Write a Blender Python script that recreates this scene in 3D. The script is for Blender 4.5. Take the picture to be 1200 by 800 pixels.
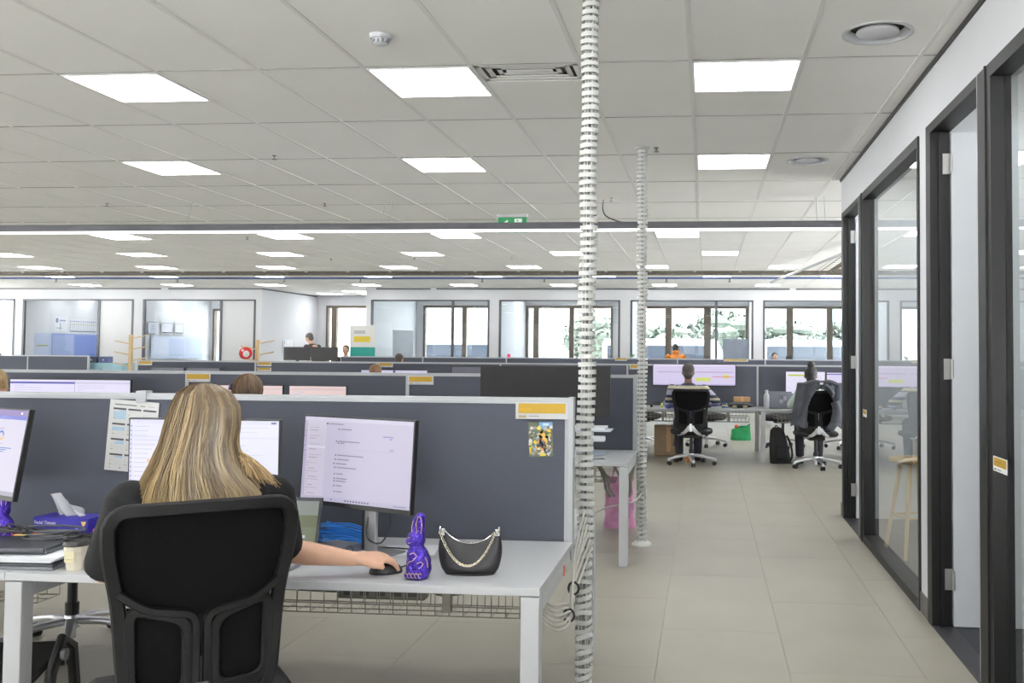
import bpy, bmesh, math, random
from mathutils import Vector, Matrix, Euler
PI = math.pi
R = math.radians
for o in list(bpy.data.objects): bpy.data.objects.remove(o)
SC = bpy.context.scene
COL = SC.collection

# ------------------------------------------------------------------ camera
cam_d = bpy.data.cameras.new('camera'); cam = bpy.data.objects.new('camera', cam_d); COL.objects.link(cam)
YAW, PITCH, ROLL = -0.0901, 0.0352, 0.0066
cam_d.sensor_width = 36; cam_d.lens = 1105.655/1200*36
cam_d.shift_x = (600-728.4)/1200; cam_d.shift_y = (372.1-400)/1200
cam_d.clip_start = .05; cam_d.clip_end = 400
_f = Vector((math.sin(YAW)*math.cos(PITCH), math.cos(YAW)*math.cos(PITCH), math.sin(PITCH)))
_r = Vector((math.cos(YAW), -math.sin(YAW), 0)); _u = _r.cross(_f)
_r2 = math.cos(ROLL)*_r + math.sin(ROLL)*_u; _u2 = -math.sin(ROLL)*_r + math.cos(ROLL)*_u
CZ = 1.44
cam.matrix_world = Matrix(((_r2.x, _u2.x, -_f.x, 0), (_r2.y, _u2.y, -_f.y, 0), (_r2.z, _u2.z, -_f.z, CZ), (0, 0, 0, 1)))
SC.camera = cam
# ------------------------------------------------------------------ world, lights, exposure
PANEL_GLOW = 11.0
SKY_GLOW = 4.0
SUN_GLOW = 85.0
SC.view_settings.view_transform = 'Standard'; SC.view_settings.look = 'None'
SC.view_settings.exposure = 0.27; SC.view_settings.gamma = 1; SC.view_settings.use_curve_mapping = False
SC.cycles.use_denoising = True
SC.cycles.max_bounces = 9; SC.cycles.diffuse_bounces = 5; SC.cycles.glossy_bounces = 4; SC.cycles.transparent_max_bounces = 16
SC.cycles.sample_clamp_indirect = 8
w = bpy.data.worlds.new('sky'); SC.world = w; w.use_nodes = True
nt = w.node_tree; nt.nodes.clear()
wo = nt.nodes.new('ShaderNodeOutputWorld'); bg = nt.nodes.new('ShaderNodeBackground')
sky = nt.nodes.new('ShaderNodeTexSky'); sky.sky_type = 'HOSEK_WILKIE'; sky.turbidity = 8; sky.ground_albedo = .5
sky.sun_direction = (math.cos(R(200))*.7, math.sin(R(200))*.7, .7)
mixs = nt.nodes.new('ShaderNodeMixRGB'); mixs.inputs[0].default_value = .75; mixs.inputs[2].default_value = (.96, .975, .99, 1)
nt.links.new(sky.outputs[0], mixs.inputs[1]); nt.links.new(mixs.outputs[0], bg.inputs[0])
bg.inputs[1].default_value = SKY_GLOW; nt.links.new(bg.outputs[0], wo.inputs[0])

sun_d = bpy.data.lights.new('sun', 'SUN'); sun_d.energy = SUN_GLOW; sun_d.angle = R(1); sun_d.color = (.965, .985, 1)
sun = bpy.data.objects.new('sun', sun_d); COL.objects.link(sun); sun.rotation_euler = (R(14), R(5), 0); sun.location = (0, -5, 30)
# ------------------------------------------------------------------ materials
def lin(c): return tuple(((v/255)/12.92 if v/255 <= .04045 else ((v/255+.055)/1.055)**2.4) for v in c)
MATS = {}
def mat(name, rgb=(200, 200, 200), rough=.5, metal=0, var=.05, scale=6, bump=0, bscale=60, coat=0, stretch=None, sheen=0):
    if name in MATS: return MATS[name]
    m = bpy.data.materials.new(name); m.use_nodes = True; n = m.node_tree; b = n.nodes['Principled BSDF']
    c = lin(rgb)
    tc = n.nodes.new('ShaderNodeTexCoord'); mp = n.nodes.new('ShaderNodeMapping')
    n.links.new(tc.outputs['Object'], mp.inputs[0])
    if stretch: mp.inputs['Scale'].default_value = stretch
    nz = n.nodes.new('ShaderNodeTexNoise'); nz.inputs['Scale'].default_value = scale; nz.inputs['Detail'].default_value = 4
    n.links.new(mp.outputs[0], nz.inputs[0])
    rp = n.nodes.new('ShaderNodeValToRGB'); rp.color_ramp.elements[0].position = .3; rp.color_ramp.elements[1].position = .7
    rp.color_ramp.elements[0].color = tuple(max(0, v*(1-var)) for v in c)+(1,)
    rp.color_ramp.elements[1].color = tuple(min(1, v*(1+var)) for v in c)+(1,)
    n.links.new(nz.outputs[0], rp.inputs[0]); n.links.new(rp.outputs[0], b.inputs['Base Color'])
    b.inputs['Roughness'].default_value = rough; b.inputs['Metallic'].default_value = metal
    if coat: b.inputs['Coat Weight'].default_value = coat
    if sheen: b.inputs['Sheen Weight'].default_value = sheen
    if bump:
        n2 = n.nodes.new('ShaderNodeTexNoise'); n2.inputs['Scale'].default_value = bscale; n.links.new(mp.outputs[0], n2.inputs[0])
        bp = n.nodes.new('ShaderNodeBump'); bp.inputs['Strength'].default_value = bump; bp.inputs['Distance'].default_value = .004
        n.links.new(n2.outputs[0], bp.inputs['Height']); n.links.new(bp.outputs[0], b.inputs['Normal'])
    MATS[name] = m; return m
def emis(name, rgb, s):
    if name in MATS: return MATS[name]
    m = bpy.data.materials.new(name); m.use_nodes = True; n = m.node_tree; n.nodes.clear()
    o = n.nodes.new('ShaderNodeOutputMaterial'); e = n.nodes.new('ShaderNodeEmission')
    e.inputs[0].default_value = lin(rgb)+(1,); e.inputs[1].default_value = s
    n.links.new(e.outputs[0], o.inputs[0]); MATS[name] = m; return m
def attr_mat(name, glow=0, rough=.6):
    if name in MATS: return MATS[name]
    m = bpy.data.materials.new(name); m.use_nodes = True; n = m.node_tree; b = n.nodes['Principled BSDF']
    a = n.nodes.new('ShaderNodeAttribute'); a.attribute_name = 'Col'
    b.inputs['Roughness'].default_value = rough
    if glow:
        b.inputs['Base Color'].default_value = (.01, .01, .012, 1)
        n.links.new(a.outputs['Color'], b.inputs['Emission Color']); b.inputs['Emission Strength'].default_value = glow
    else: n.links.new(a.outputs['Color'], b.inputs['Base Color'])
    MATS[name] = m; return m
def glass(name, tint=(1, 1, 1), refl=1.0):
    if name in MATS: return MATS[name]
    m = bpy.data.materials.new(name); m.use_nodes = True; n = m.node_tree; n.nodes.clear()
    o = n.nodes.new('ShaderNodeOutputMaterial'); t = n.nodes.new('ShaderNodeBsdfTransparent'); t.inputs[0].default_value = tint+(1,)
    g = n.nodes.new('ShaderNodeBsdfGlossy'); g.inputs['Roughness'].default_value = .0; g.inputs[0].default_value = (1, 1, 1, 1)
    f = n.nodes.new('ShaderNodeFresnel'); f.inputs[0].default_value = 1.5
    mu = n.nodes.new('ShaderNodeMath'); mu.operation = 'MULTIPLY'; mu.inputs[1].default_value = refl; mu.use_clamp = True
    mx = n.nodes.new('ShaderNodeMixShader')
    # one reflection per pane: the front face carries both surfaces' share, the rear face only transmits
    ge = n.nodes.new('ShaderNodeNewGeometry'); inv = n.nodes.new('ShaderNodeMath'); inv.operation = 'SUBTRACT'; inv.inputs[0].default_value = 1
    m2 = n.nodes.new('ShaderNodeMath'); m2.operation = 'MULTIPLY'; n.links.new(ge.outputs['Backfacing'], inv.inputs[1])
    n.links.new(f.outputs[0], mu.inputs[0]); n.links.new(mu.outputs[0], m2.inputs[0]); n.links.new(inv.outputs[0], m2.inputs[1]); n.links.new(m2.outputs[0], mx.inputs[0]); n.links.new(t.outputs[0], mx.inputs[1]); n.links.new(g.outputs[0], mx.inputs[2])
    n.links.new(mx.outputs[0], o.inputs[0]); MATS[name] = m; return m
WHITE = mat('white_paint', (204, 205, 209), .55, var=.015, scale=2)
MELA = mat('white_melamine', (186, 188, 191), .35, var=.015, scale=3)
ALU = mat('pale_aluminium', (176, 178, 182), .38, metal=.0, var=.03, scale=20)
FAB = mat('navy_grey_fabric', (78, 81, 92), .9, var=.08, scale=300, bump=.3, bscale=500)
BLACK = mat('black_plastic', (24, 24, 26), .42, var=.1, scale=20)
BLACKM = mat('black_powder_coat', (6, 6, 7), .5, var=.1, scale=8)
GREYP = mat('grey_plastic', (120, 122, 126), .5)
SILV = mat('polished_silver', (205, 206, 210), .28, metal=.85, var=.03)
CHROME = mat('bright_chrome', (225, 225, 225), .15, metal=1)
TILE = mat('ceiling_tile', (240, 239, 235), .9, var=.02, scale=1.2, bump=.25, bscale=90)
GRID = mat('ceiling_grid', (226, 225, 221), .6, var=.02)
CARPET = mat('dark_carpet', (62, 64, 70), .95, var=.35, scale=120, bump=.6, bscale=200, stretch=(1, 6, 1))
GLOW = emis('lit_diffuser', (255, 255, 255), PANEL_GLOW)
GLASS = glass('clear_glass', (.96, .98, .97), 1.5)
WGLASS = glass('window_glass', (.92, .95, .96), 1)
PRINT = attr_mat('printed_paper'); SCREEN = attr_mat('lit_screen', .8, .35)
SKIN = mat('skin', (212, 168, 142), .55, var=.06, scale=14, bump=.1, bscale=300)
SKIND = mat('brown_skin', (112, 78, 60), .55, var=.06, scale=14)
TEE = mat('black_cotton', (14, 15, 18), .92, var=.15, scale=30, bump=.3, bscale=120)
JEANS = mat('grey_marl_trousers', (92, 95, 102), .9, var=.2, scale=80)
DARKTR = mat('dark_trousers', (38, 40, 48), .9)
YEL = (176, 140, 30)

# ------------------------------------------------------------------ mesh helpers
class MB:
    def __init__(s): s.v = []; s.f = []; s.c = []
    def add(s, v, f, col=None):
        k = len(s.v); s.v += [tuple(p) for p in v]; s.f += [tuple(i+k for i in q) for q in f]
        s.c += [col]*len(f); return s
    def box(s, x0, x1, y0, y1, z0, z1, M=None, bev=0, col=None):
        if bev:
            b = bmesh.new(); bmesh.ops.create_cube(b, size=1)
            for q in b.verts: q.co = Vector(((x0+x1)/2+q.co.x*(x1-x0), (y0+y1)/2+q.co.y*(y1-y0), (z0+z1)/2+q.co.z*(z1-z0)))
            bmesh.ops.bevel(b, geom=list(b.edges), offset=bev, segments=2, affect='EDGES', profile=.5)
            b.verts.index_update()
            v = [q.co.copy() for q in b.verts]; f = [[q.index for q in fc.verts] for fc in b.faces]; b.free()
        else:
            v = [Vector(p) for p in ((x0, y0, z0), (x1, y0, z0), (x1, y1, z0), (x0, y1, z0), (x0, y0, z1), (x1, y0, z1), (x1, y1, z1), (x0, y1, z1))]
            f = [(0, 3, 2, 1), (4, 5, 6, 7), (0, 1, 5, 4), (1, 2, 6, 5), (2, 3, 7, 6), (3, 0, 4, 7)]
        if M: v = [M @ p for p in v]
        return s.add(v, f, col)
    def tube(s, path, r, n=8, closed=False, caps=True, col=None, flat=None):
        P = [Vector(p) for p in path]; N = len(P); rr = r if isinstance(r, (list, tuple)) else [r]*N
        v = []; f = []; up = None
        for i in range(N):
            a = P[i-1] if (i > 0 or closed) else P[i]; b = P[(i+1) % N] if (i < N-1 or closed) else P[i]
            t = (b-a); t = t.normalized() if t.length > 1e-9 else Vector((0, 0, 1))
            if up is None: up = Vector((0, 0, 1)) if abs(t.z) < .9 else Vector((0, 1, 0))
            sd = t.cross(up)
            if sd.length < 1e-4: sd = t.orthogonal()
            sd.normalize(); up = sd.cross(t).normalized()
            for k in range(n):
                a_ = 2*PI*k/n; v.append(P[i]+(sd*math.cos(a_)+up*math.sin(a_)*(flat or 1))*rr[i])
        for i in range(N if closed else N-1):
            j = (i+1) % N
            for k in range(n): f.append((i*n+k, i*n+(k+1) % n, j*n+(k+1) % n, j*n+k))
        if caps and not closed: f += [tuple(range(n))[::-1], tuple((N-1)*n+k for k in range(n))]
        return s.add(v, f, col)
    def cyl(s, p0, p1, r0, r1=None, n=16, col=None): return s.tube([p0, p1], [r0, r0 if r1 is None else r1], n, col=col)
    def lathe(s, prof, n=24, c=(0, 0, 0), M=None, sx=1, sy=1, col=None):
        v = []; f = []
        for r, z in prof:
            for k in range(n):
                a = 2*PI*k/n; p = Vector((c[0]+r*math.cos(a)*sx, c[1]+r*math.sin(a)*sy, c[2]+z)); v.append(M @ p if M else p)
        m = len(prof)
        for i in range(m-1):
            for k in range(n): f.append((i*n+k, i*n+(k+1) % n, (i+1)*n+(k+1) % n, (i+1)*n+k))
        f += [tuple(range(n))[::-1], tuple((m-1)*n+k for k in range(n))]
        return s.add(v, f, col)
    def band(s, path, wd, th, N=None, closed=False):
        """flat bar swept on a path; wd across in the surface, th along the normal"""
        P = [Vector(p) for p in path]; n = len(P); v = []; f = []
        for i in range(n):
            a = P[i-1] if (i > 0 or closed) else P[i]; b = P[(i+1) % n] if (i < n-1 or closed) else P[i]
            t = (b-a).normalized(); nn = Vector(N or (0, -1, 0)); nn = (nn-t*nn.dot(t)).normalized(); q = t.cross(nn).normalized()
            w_ = wd[i] if isinstance(wd, list) else wd
            for (cx, cy) in ((-.5, -.2), (-.36, -.5), (.36, -.5), (.5, -.2), (.5, .2), (.36, .5), (-.36, .5), (-.5, .2)):
                v.append(P[i]+q*(cx*w_)+nn*(-cy*th))
        for i in range(n if closed else n-1):
            j = (i+1) % n
            for k in range(8): f.append((i*8+k, i*8+(k+1) % 8, j*8+(k+1) % 8, j*8+k))
        if not closed: f += [tuple(range(8))[::-1], tuple((n-1)*8+k for k in range(8))]
        return s.add(v, f)
    def grid(s, fn, nu, nv, col=None, wrap=False):
        v = [fn(i/nu, j/nv) for j in range(nv+1) for i in range(nu+1)]
        f = [(j*(nu+1)+i, j*(nu+1)+i+1, (j+1)*(nu+1)+i+1, (j+1)*(nu+1)+i) for j in range(nv) for i in range(nu)]
        return s.add(v, f, col)
    def ball(s, c, r, n=12, m=8, rot=None, col=None):
        rx, ry, rz = r if isinstance(r, (tuple, list)) else (r, r, r); v = []; f = []; c = Vector(c)
        for j in range(1, m):
            for i in range(n):
                a = 2*PI*i/n; b = PI*j/m; p = Vector((rx*math.sin(b)*math.cos(a), ry*math.sin(b)*math.sin(a), rz*math.cos(b)))
                if rot: p = rot @ p
                v.append(c+p)
        for q in (1, -1):
            p = Vector((0, 0, rz*q)); v.append(c+(rot @ p if rot else p))
        for j in range(m-2):
            for i in range(n): f.append((j*n+i, (j+1)*n+i, (j+1)*n+(i+1) % n, j*n+(i+1) % n))
        T = (m-1)*n
        for i in range(n): f.append((T, i, (i+1) % n)); f.append((T+1, (m-2)*n+(i+1) % n, (m-2)*n+i))
        return s.add(v, f, col)
    def extrude(s, poly, y0, y1, axis='y', M=None, col=None):
        n = len(poly); v = []
        for y in (y0, y1):
            for a, b in poly: v.append(Vector((a, y, b)) if axis == 'y' else (Vector((y, a, b)) if axis == 'x' else Vector((a, b, y))))
        if M: v = [M @ p for p in v]
        f = [tuple(range(n)), tuple(range(n, 2*n))[::-1]]+[(i, i+n, (i+1) % n+n, (i+1) % n) for i in range(n)]
        return s.add(v, f, col)
    def xform(s, M): s.v = [tuple(M @ Vector(p)) for p in s.v]; return s
    def mesh(s, name, m, smooth=False):
        me = bpy.data.meshes.new(name); me.from_pydata(s.v, [], s.f)
        if any(c is not None for c in s.c):
            at = me.color_attributes.new('Col', 'FLOAT_COLOR', 'CORNER'); k = 0; buf = []
            for fc, c in zip(s.f, s.c):
                cc = lin(c or (200, 200, 200))+(1,); buf += list(cc)*len(fc)
            at.data.foreach_set('color', buf)
        b = bmesh.new(); b.from_mesh(me); bmesh.ops.recalc_face_normals(b, faces=b.faces) if not any(s.c) else None; b.to_mesh(me); b.free()
        me.materials.append(m)
        if smooth:
            me.polygons.foreach_set('use_smooth', [True]*len(me.polygons)); me.set_sharp_from_angle(angle=R(smooth if smooth > 1 else 40))
        me.update(); return me
    def build(s, name, m, parent=None, smooth=False, loc=None, rot=None):
        return link(name, s.mesh(name, m, smooth), parent, loc, rot)
def link(name, me, parent=None, loc=None, rot=None):
    o = bpy.data.objects.new(name, me); COL.objects.link(o)
    if parent is not None: o.parent = parent
    if loc is not None: o.location = loc
    if rot is not None: o.rotation_euler = rot
    return o
def tag(o, label=None, cat=None, group=None, kind=None):
    if label: o['label'] = label
    if cat: o['category'] = cat
    if group: o['group'] = group
    if kind: o['kind'] = kind
    return o
def thing(name, label, cat, loc=(0, 0, 0), rz=0, group=None):
    o = bpy.data.objects.new(name, None); o.empty_display_size = .1; COL.objects.link(o)
    o.location = loc; o.rotation_euler = (0, 0, rz); return tag(o, label, cat, group)
def struct(name, parent=None, loc=(0, 0, 0)):
    o = bpy.data.objects.new(name, None); COL.objects.link(o); o.location = loc
    if parent: o.parent = parent
    o['kind'] = 'structure'; return o
KIDS = {}
def copy_tree(o, parent=None):
    c = o.copy(); COL.objects.link(c)
    if parent is not None: c.parent = parent
    for ch in [q for q in COL.objects if q.parent is o]: copy_tree(ch, c)
    return c
def dup(root, loc, rz, label, group=None):
    c = copy_tree(root); c.location = loc; c.rotation_euler = (0, 0, rz); c['label'] = label
    if group: c['group'] = group
    return c
def fillet(pts, rad, seg=5, closed=True):
    out = []; n = len(pts)
    for i in range(n):
        p = Vector(pts[i]); r = rad[i] if isinstance(rad, (list, tuple)) else rad
        if (not closed and i in (0, n-1)) or r <= 0: out.append(tuple(p)); continue
        a = Vector(pts[i-1])-p; b = Vector(pts[(i+1) % n])-p
        d = min(r, a.length*.48, b.length*.48); p0 = p+a.normalized()*d; p1 = p+b.normalized()*d
        for k in range(seg+1):
            t = k/seg; out.append(tuple(p0*(1-t)**2+p*2*t*(1-t)+p1*t*t))
    return out
def spline(pts, n=8, closed=False):
    P = [Vector(p) for p in pts]; out = []; m = len(P)
    for i in range(m if closed else m-1):
        g = lambda k: P[k % m] if closed else P[max(0, min(m-1, k))]
        a, b, c, d = g(i-1), g(i), g(i+1), g(i+2)
        for k in range(n):
            t = k/n; out.append(.5*((2*b)+(c-a)*t+(2*a-5*b+4*c-d)*t*t+(3*b-a-3*c+d)*t**3))
    if not closed: out.append(P[-1])
    return out
def realize(o):
    """bake an object's modifiers into plain mesh data"""
    dg = bpy.context.evaluated_depsgraph_get(); dg.update()
    me = bpy.data.meshes.new_from_object(o.evaluated_get(dg)); old = o.data
    o.modifiers.clear(); o.data = me; return o
def blob(name, prims, vox, m, parent=None, sm=6, keep=None):
    b = MB()
    for p in prims:
        if p[0] == 's': b.ball(p[1], p[2], 20, 14, p[3] if len(p) > 3 else None)
        elif p[0] == 'c':
            p0, p1, r0, r1 = Vector(p[1]), Vector(p[2]), p[3], p[4]
            b.ball(p0, r0, 16, 10); b.ball(p1, r1, 16, 10); b.cyl(p0, p1, r0, r1, 16)
        elif p[0] == 'f': b.cyl(p[1], p[2], p[3], p[4], 20)
        elif p[0] == 'l':   # loft of ellipses: (centre, rx, ry)
            n = 24; v = []
            for (c, rx, ry) in p[1]:
                for k in range(n):
                    a = 2*PI*k/n; sx = math.copysign(abs(math.cos(a))**.85, math.cos(a)); sy = math.copysign(abs(math.sin(a))**.85, math.sin(a))
                    v.append(Vector(c)+Vector((rx*sx, ry*sy, 0)))
            L = len(p[1]); f = [(i*n+k, i*n+(k+1) % n, (i+1)*n+(k+1) % n, (i+1)*n+k) for i in range(L-1) for k in range(n)]
            f += [tuple(range(n))[::-1], tuple((L-1)*n+k for k in range(n))]; b.add(v, f)
    o = b.build(name, m, parent)
    r = o.modifiers.new('r', 'REMESH'); r.mode = 'VOXEL'; r.voxel_size = vox; r.use_smooth_shade = True
    s_ = o.modifiers.new('s', 'SMOOTH'); s_.iterations = sm; s_.factor = .5
    realize(o)
    if not o.data.materials: o.data.materials.append(m)
    o.data.polygons.foreach_set('use_smooth', [True]*len(o.data.polygons))
    return o
def text_mesh(s, size, font_bold=False, extrude=0.0):
    c = bpy.data.curves.new('t', 'FONT'); c.body = s; c.size = size; c.extrude = extrude; c.align_x = 'LEFT'
    if font_bold: c.offset = size*.02
    o = bpy.data.objects.new('t', c); COL.objects.link(o)
    dg = bpy.context.evaluated_depsgraph_get(); dg.update(); me = bpy.data.meshes.new_from_object(o.evaluated_get(dg))
    bpy.data.objects.remove(o); return me
def flatprint(w, h, rects, d=.0004):
    """flat print facing -Y in the local XZ plane, origin lower left; rects in 0..1: (x0,y0,x1,y1,rgb) or ('p',[(x,y)..],rgb)"""
    b = MB()
    for i, q in enumerate(rects):
        y = -d*(i if i < 3 else 3+(i % 3)*.34)
        if q[0] == 'p': b.add([(x*w, y, z*h) for x, z in q[1]], [tuple(range(len(q[1])))], q[2])
        else:
            x0, z0, x1, z1, c = q; b.add([(x0*w, y, z0*h), (x1*w, y, z0*h), (x1*w, y, z1*h), (x0*w, y, z1*h)], [(0, 1, 2, 3)], c)
    return b
def tube_text(b, pts, r, n=5): b.tube(pts, r, n)

# ------------------------------------------------------------------ setting: floor
ZC = 2.9925
fl = struct('floor')
FM = mat('pale_concrete_look_floor', (150, 146, 134), .42, var=.055, scale=2.2, bump=.04, bscale=30)
MB().box(-21.2, 6.2, -3.2, 27.3, -.15, -.012).build('subfloor', mat('floor_joint', (150, 144, 131), .8), fl)
t_me = MB().box(-.2993, .2993, -.5993, .5993, -.012, 0).mesh('floor_tile', FM)
far_b = MB(); cnt = 0
cells = []
for i in range(-35, 11):
    for j in range(-3, 23):
        cx = -.225+.6*(i+.5); cy = 7.35+1.2*(j-6+.5)+(.6 if i % 2 else 0)
        if cy > 26.9 or cy < -2.9: continue
        if cx > 1.5 and cy < 8.5: continue
        cells.append((cx, cy))
cells.sort(key=lambda c: (c[0]+.6)**2*1.2+(c[1]-5)**2)
for cx, cy in cells:
    if 2 < cy < 15 and abs(cx-cy*-.2) < cy*.75+1 and cnt < 230: link('floor_tile', t_me, fl, (cx, cy, 0)); cnt += 1
    else: far_b.box(cx-.2988, cx+.2988, cy-.5988, cy+.5988, -.012, 0)
tag(far_b.build('floor_tiles', FM, fl), kind='stuff')
MB().box(1.24, 6, -3, 8.5, -.012, .002).build('carpet', CARPET, fl)

# ------------------------------------------------------------------ setting: ceiling
ce = struct('ceiling')
MB().box(-21.2, 6.2, -3.2, 27.3, 3.55, 3.7).build('soffit', mat('dark_soffit', (52, 48, 45), .9), ce)
GX, GY = -.0915, 5.007
LIGHTS = [(0, 0), (3, 0), (6, 0), (-2, 2), (2, 2), (6, 2)]
def cell_at(x, y): return round((x-.3-GX)/.6+6), round((y-.3-GY)/1.2)
FAR_ROWS = {6: [-8, -4, 0, 5], 8: [-14, -10, -6, -2, 2, 6], 10: [-16, -12, -8, -4, 0, 4, 8], 12: [-18, -14, -10, -6, -2, 2, 6, 10], 14: [-20, -16, -12, -8, -4, 0, 4, 8], 16: [-10]}
LIGHTS += [(i, j) for j in FAR_ROWS for i in FAR_ROWS[j]]
LIGHTS += [(i, 17) for i in (-24, -22, -20, -19, -17, -16, -15, -14, -12, -10, -6, -3, -1, 2, 4, 7, 9, 12)]+[(i, 16) for i in (-25, -23, -21, -18, -16, -6, -1, 4, 9)]  # panels added inside the far offices to brighten them
LIGHTS += [(i, j) for j in (-2, -4) for i in (-9, -3, 0, 3, 6)] + [(-9, 0), (-5, 0), (-8, 2), (-14, 0), (-14, 2), (-14, 6)]  # unseen panels continuing the grid, added to light the near area
LIGHTS = list(dict.fromkeys(LIGHTS))
OPEN = lambda x, y: (18.1 < y < 19.25 and x < 5.9) or (x > 2.05 and 13 < y < 19.25)
HOLES = {(4, 0): 'vent', (7, -1): 'diff', (7, 2): 'diff'}
tl = MB().box(-.292, .292, -.592, .592, 0, .015, bev=.003).mesh('ceiling_tile', TILE)
hl = MB().box(-.292, .292, -.285, .285, 0, .015, bev=.003).mesh('half_tile', TILE)
fb = MB(); grid = MB(); n_t = 0
tiles = []
for i in range(-30, 19):
    for j in range(-7, 19):
        x0 = GX+.6*(i-6); y0 = GY+1.2*j; cx, cy = x0+.3, y0+.6
        if cy < -3 or cy > 27 or cx < -21 or cx > 6: continue
        if OPEN(cx, cy): continue
        tiles.append((i, j, cx, cy))
tiles.sort(key=lambda t: (t[2]+.8)**2+(t[3]-6.5)**2)
for i, j, cx, cy in tiles:
    lit = (i, j) in LIGHTS; hole = HOLES.get((i, j))
    vis = 3 < cy < 15 and -cy*.75-1 < cx < 1.8 and n_t < 290
    if cx > 1.05 and cx < 1.2 and cy < 8.6: pass
    if lit or hole == 'vent':
        yy = cy+.305 if not hole else cy+.155
        if hole == 'vent':
            b = MB().box(-.292, .292, -.43, .43, 0, .015); b.build('part_tile', TILE, ce, loc=(cx, yy, ZC)); 
        elif vis: link('half_tile', hl, ce, (cx, yy, ZC)); n_t += 1
        else: fb.box(cx-.292, cx+.292, yy-.285, yy+.285, ZC, ZC+.015)
    elif hole == 'diff': pass
    elif vis: link('ceiling_tile', tl, ce, (cx, cy, ZC+random.Random(i*31+j).uniform(0, .002))); n_t += 1
    else: fb.box(cx-.292, cx+.292, cy-.592, cy+.592, ZC, ZC+.015)
tag(fb.build('ceiling_tiles', TILE, ce), kind='stuff')
for i in range(-30, 20):
    x = GX+.6*(i-6)
    if x > 2.3:
        grid.box(x-.012, x+.012, -3, 13.2, ZC-.003, ZC+.02); grid.box(x-.012, x+.012, 19.4, 27, ZC-.003, ZC+.02)
    else:
        grid.box(x-.012, x+.012, -3, 18.2, ZC-.003, ZC+.02); grid.box(x-.012, x+.012, 19.4, 27, ZC-.003, ZC+.02)
DKG = mat('grid_shadow_gap', (120, 120, 118), .8)
gap = MB()
for j in range(-7, 19):
    y = GY+1.2*j
    if 18.1 < y < 19.3: continue
    grid.box(-21, 2.1 if 13 < y < 19.3 else 6, y-.010, y+.010, ZC-.001, ZC+.02)
    if y < 13: gap.box(-21, 6, y-.0135, y-.0098, ZC-.0015, ZC+.01)
tag(grid.build('ceiling_grid', GRID, ce), kind='stuff'); tag(gap.build('shadow_line', DKG, ce), kind='stuff')
EDGE = mat('slot_edge', (196, 195, 190), .7)
b = MB(); b.box(-21, 2.1, 18.19, 18.22, ZC, 3.3); b.box(-21, 6, 19.35, 19.38, ZC, 3.3); b.box(2.07, 2.1, 13.0, 18.2, ZC, 3.3); b.box(2.1, 6, 12.95, 13.0, ZC, 3.3)
b.build('slot_upstand', EDGE, ce)
# light panels
f_me = None
b = MB()
b.box(-.292, .292, -.292, -.280, -.006, .012); b.box(-.292, .292, .280, .292, -.006, .012); b.box(-.292, -.280, -.28, .28, -.006, .012); b.box(.280, .292, -.28, .28, -.006, .012)
lf = b.mesh('frame', mat('light_frame', (240, 240, 240), .4)); ld = MB().box(-.28, .28, -.28, .28, -.003, .004).mesh('diffuser', GLOW)
NEARL = {(0, 0): 'square ceiling light panel over the wall calendar, near row', (3, 0): 'square ceiling light panel just behind the round smoke alarm', (6, 0): 'large square ceiling light panel beside the nearer round air diffuser',
         (-2, 2): 'left light panel of the second ceiling row', (2, 2): 'middle light panel of the second ceiling row', (6, 2): 'light panel beside the farther small round air diffuser'}
for (i, j) in LIGHTS:
    cx, cy = GX+.6*(i-6)+.3, GY+1.2*j+.31
    if OPEN(cx, cy): continue
    ORD = ('first', 'second', 'third', 'fourth', 'fifth', 'sixth', 'seventh', 'eighth', 'ninth')
    if (i, j) in NEARL: lb, gp = NEARL[(i, j)], None
    elif j in FAR_ROWS and i in FAR_ROWS[j]: lb, gp = 'light panel in the %s ceiling row beyond the hanging beam, %s from the left' % (ORD[sorted(FAR_ROWS).index(j)], ORD[FAR_ROWS[j].index(i)]), 'light panels beyond the hanging beam'
    elif j in (16, 17): lb, gp = 'ceiling light panel added to brighten the glazed offices along the far wall', 'added light panels of the far offices'
    else: lb, gp = 'square light panel added to the unseen near ceiling outside the picture', 'added light panels outside the picture'
    t = thing('ceiling_light', lb, 'ceiling light', (cx, cy, ZC), group=gp)
    link('frame', lf, t); link('diffuser', ld, t)

# ------------------------------------------------------------------ walls
def wall(name, boxes, m=WHITE):
    b = MB()
    for q in boxes: b.box(*q)
    o = b.build(name, m); o['kind'] = 'structure'; return o
wall('wall_left', [(-21.2, -21, -3.2, 27.3, 2.85, 3.6), (-21.2, -21, -3.2, 27.3, 0, .3)]+[(-21.2, -21, y, y+.5, .3, 2.85) for y in (-3.2, 2, 7, 12, 17, 22, 26.8)])  # unseen wall, its window openings added to let daylight in
wall('wall_back', [(-21.2, 6.2, -3.2, -3, 2.85, 3.6), (-21.2, 6.2, -3.2, -3, 0, .2)]+[(x, x+2.2, -3.2, -3, .2, 2.85) for x in (-21.2, -16.8, -12.4, -8, -3.6)]+[(.8, 6.2, -3.2, -3, .2, 2.85)])  # unseen wall behind the camera, openings added so daylight reaches the ceiling
wall('wall_outer_right', [(6, 6.2, -3, 9, 0, 3.6), (6, 6.2, 23, 27.3, 0, 3.6), (6, 6.2, 9, 23, 2.85, 3.6), (6, 6.2, 9, 23, 0, .2)]+[(6, 6.2, y, y+.4, .2, 2.85) for y in (12.3, 16, 19.6)])  # unseen wall, openings added for daylight on the ceiling beyond the beam
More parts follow.
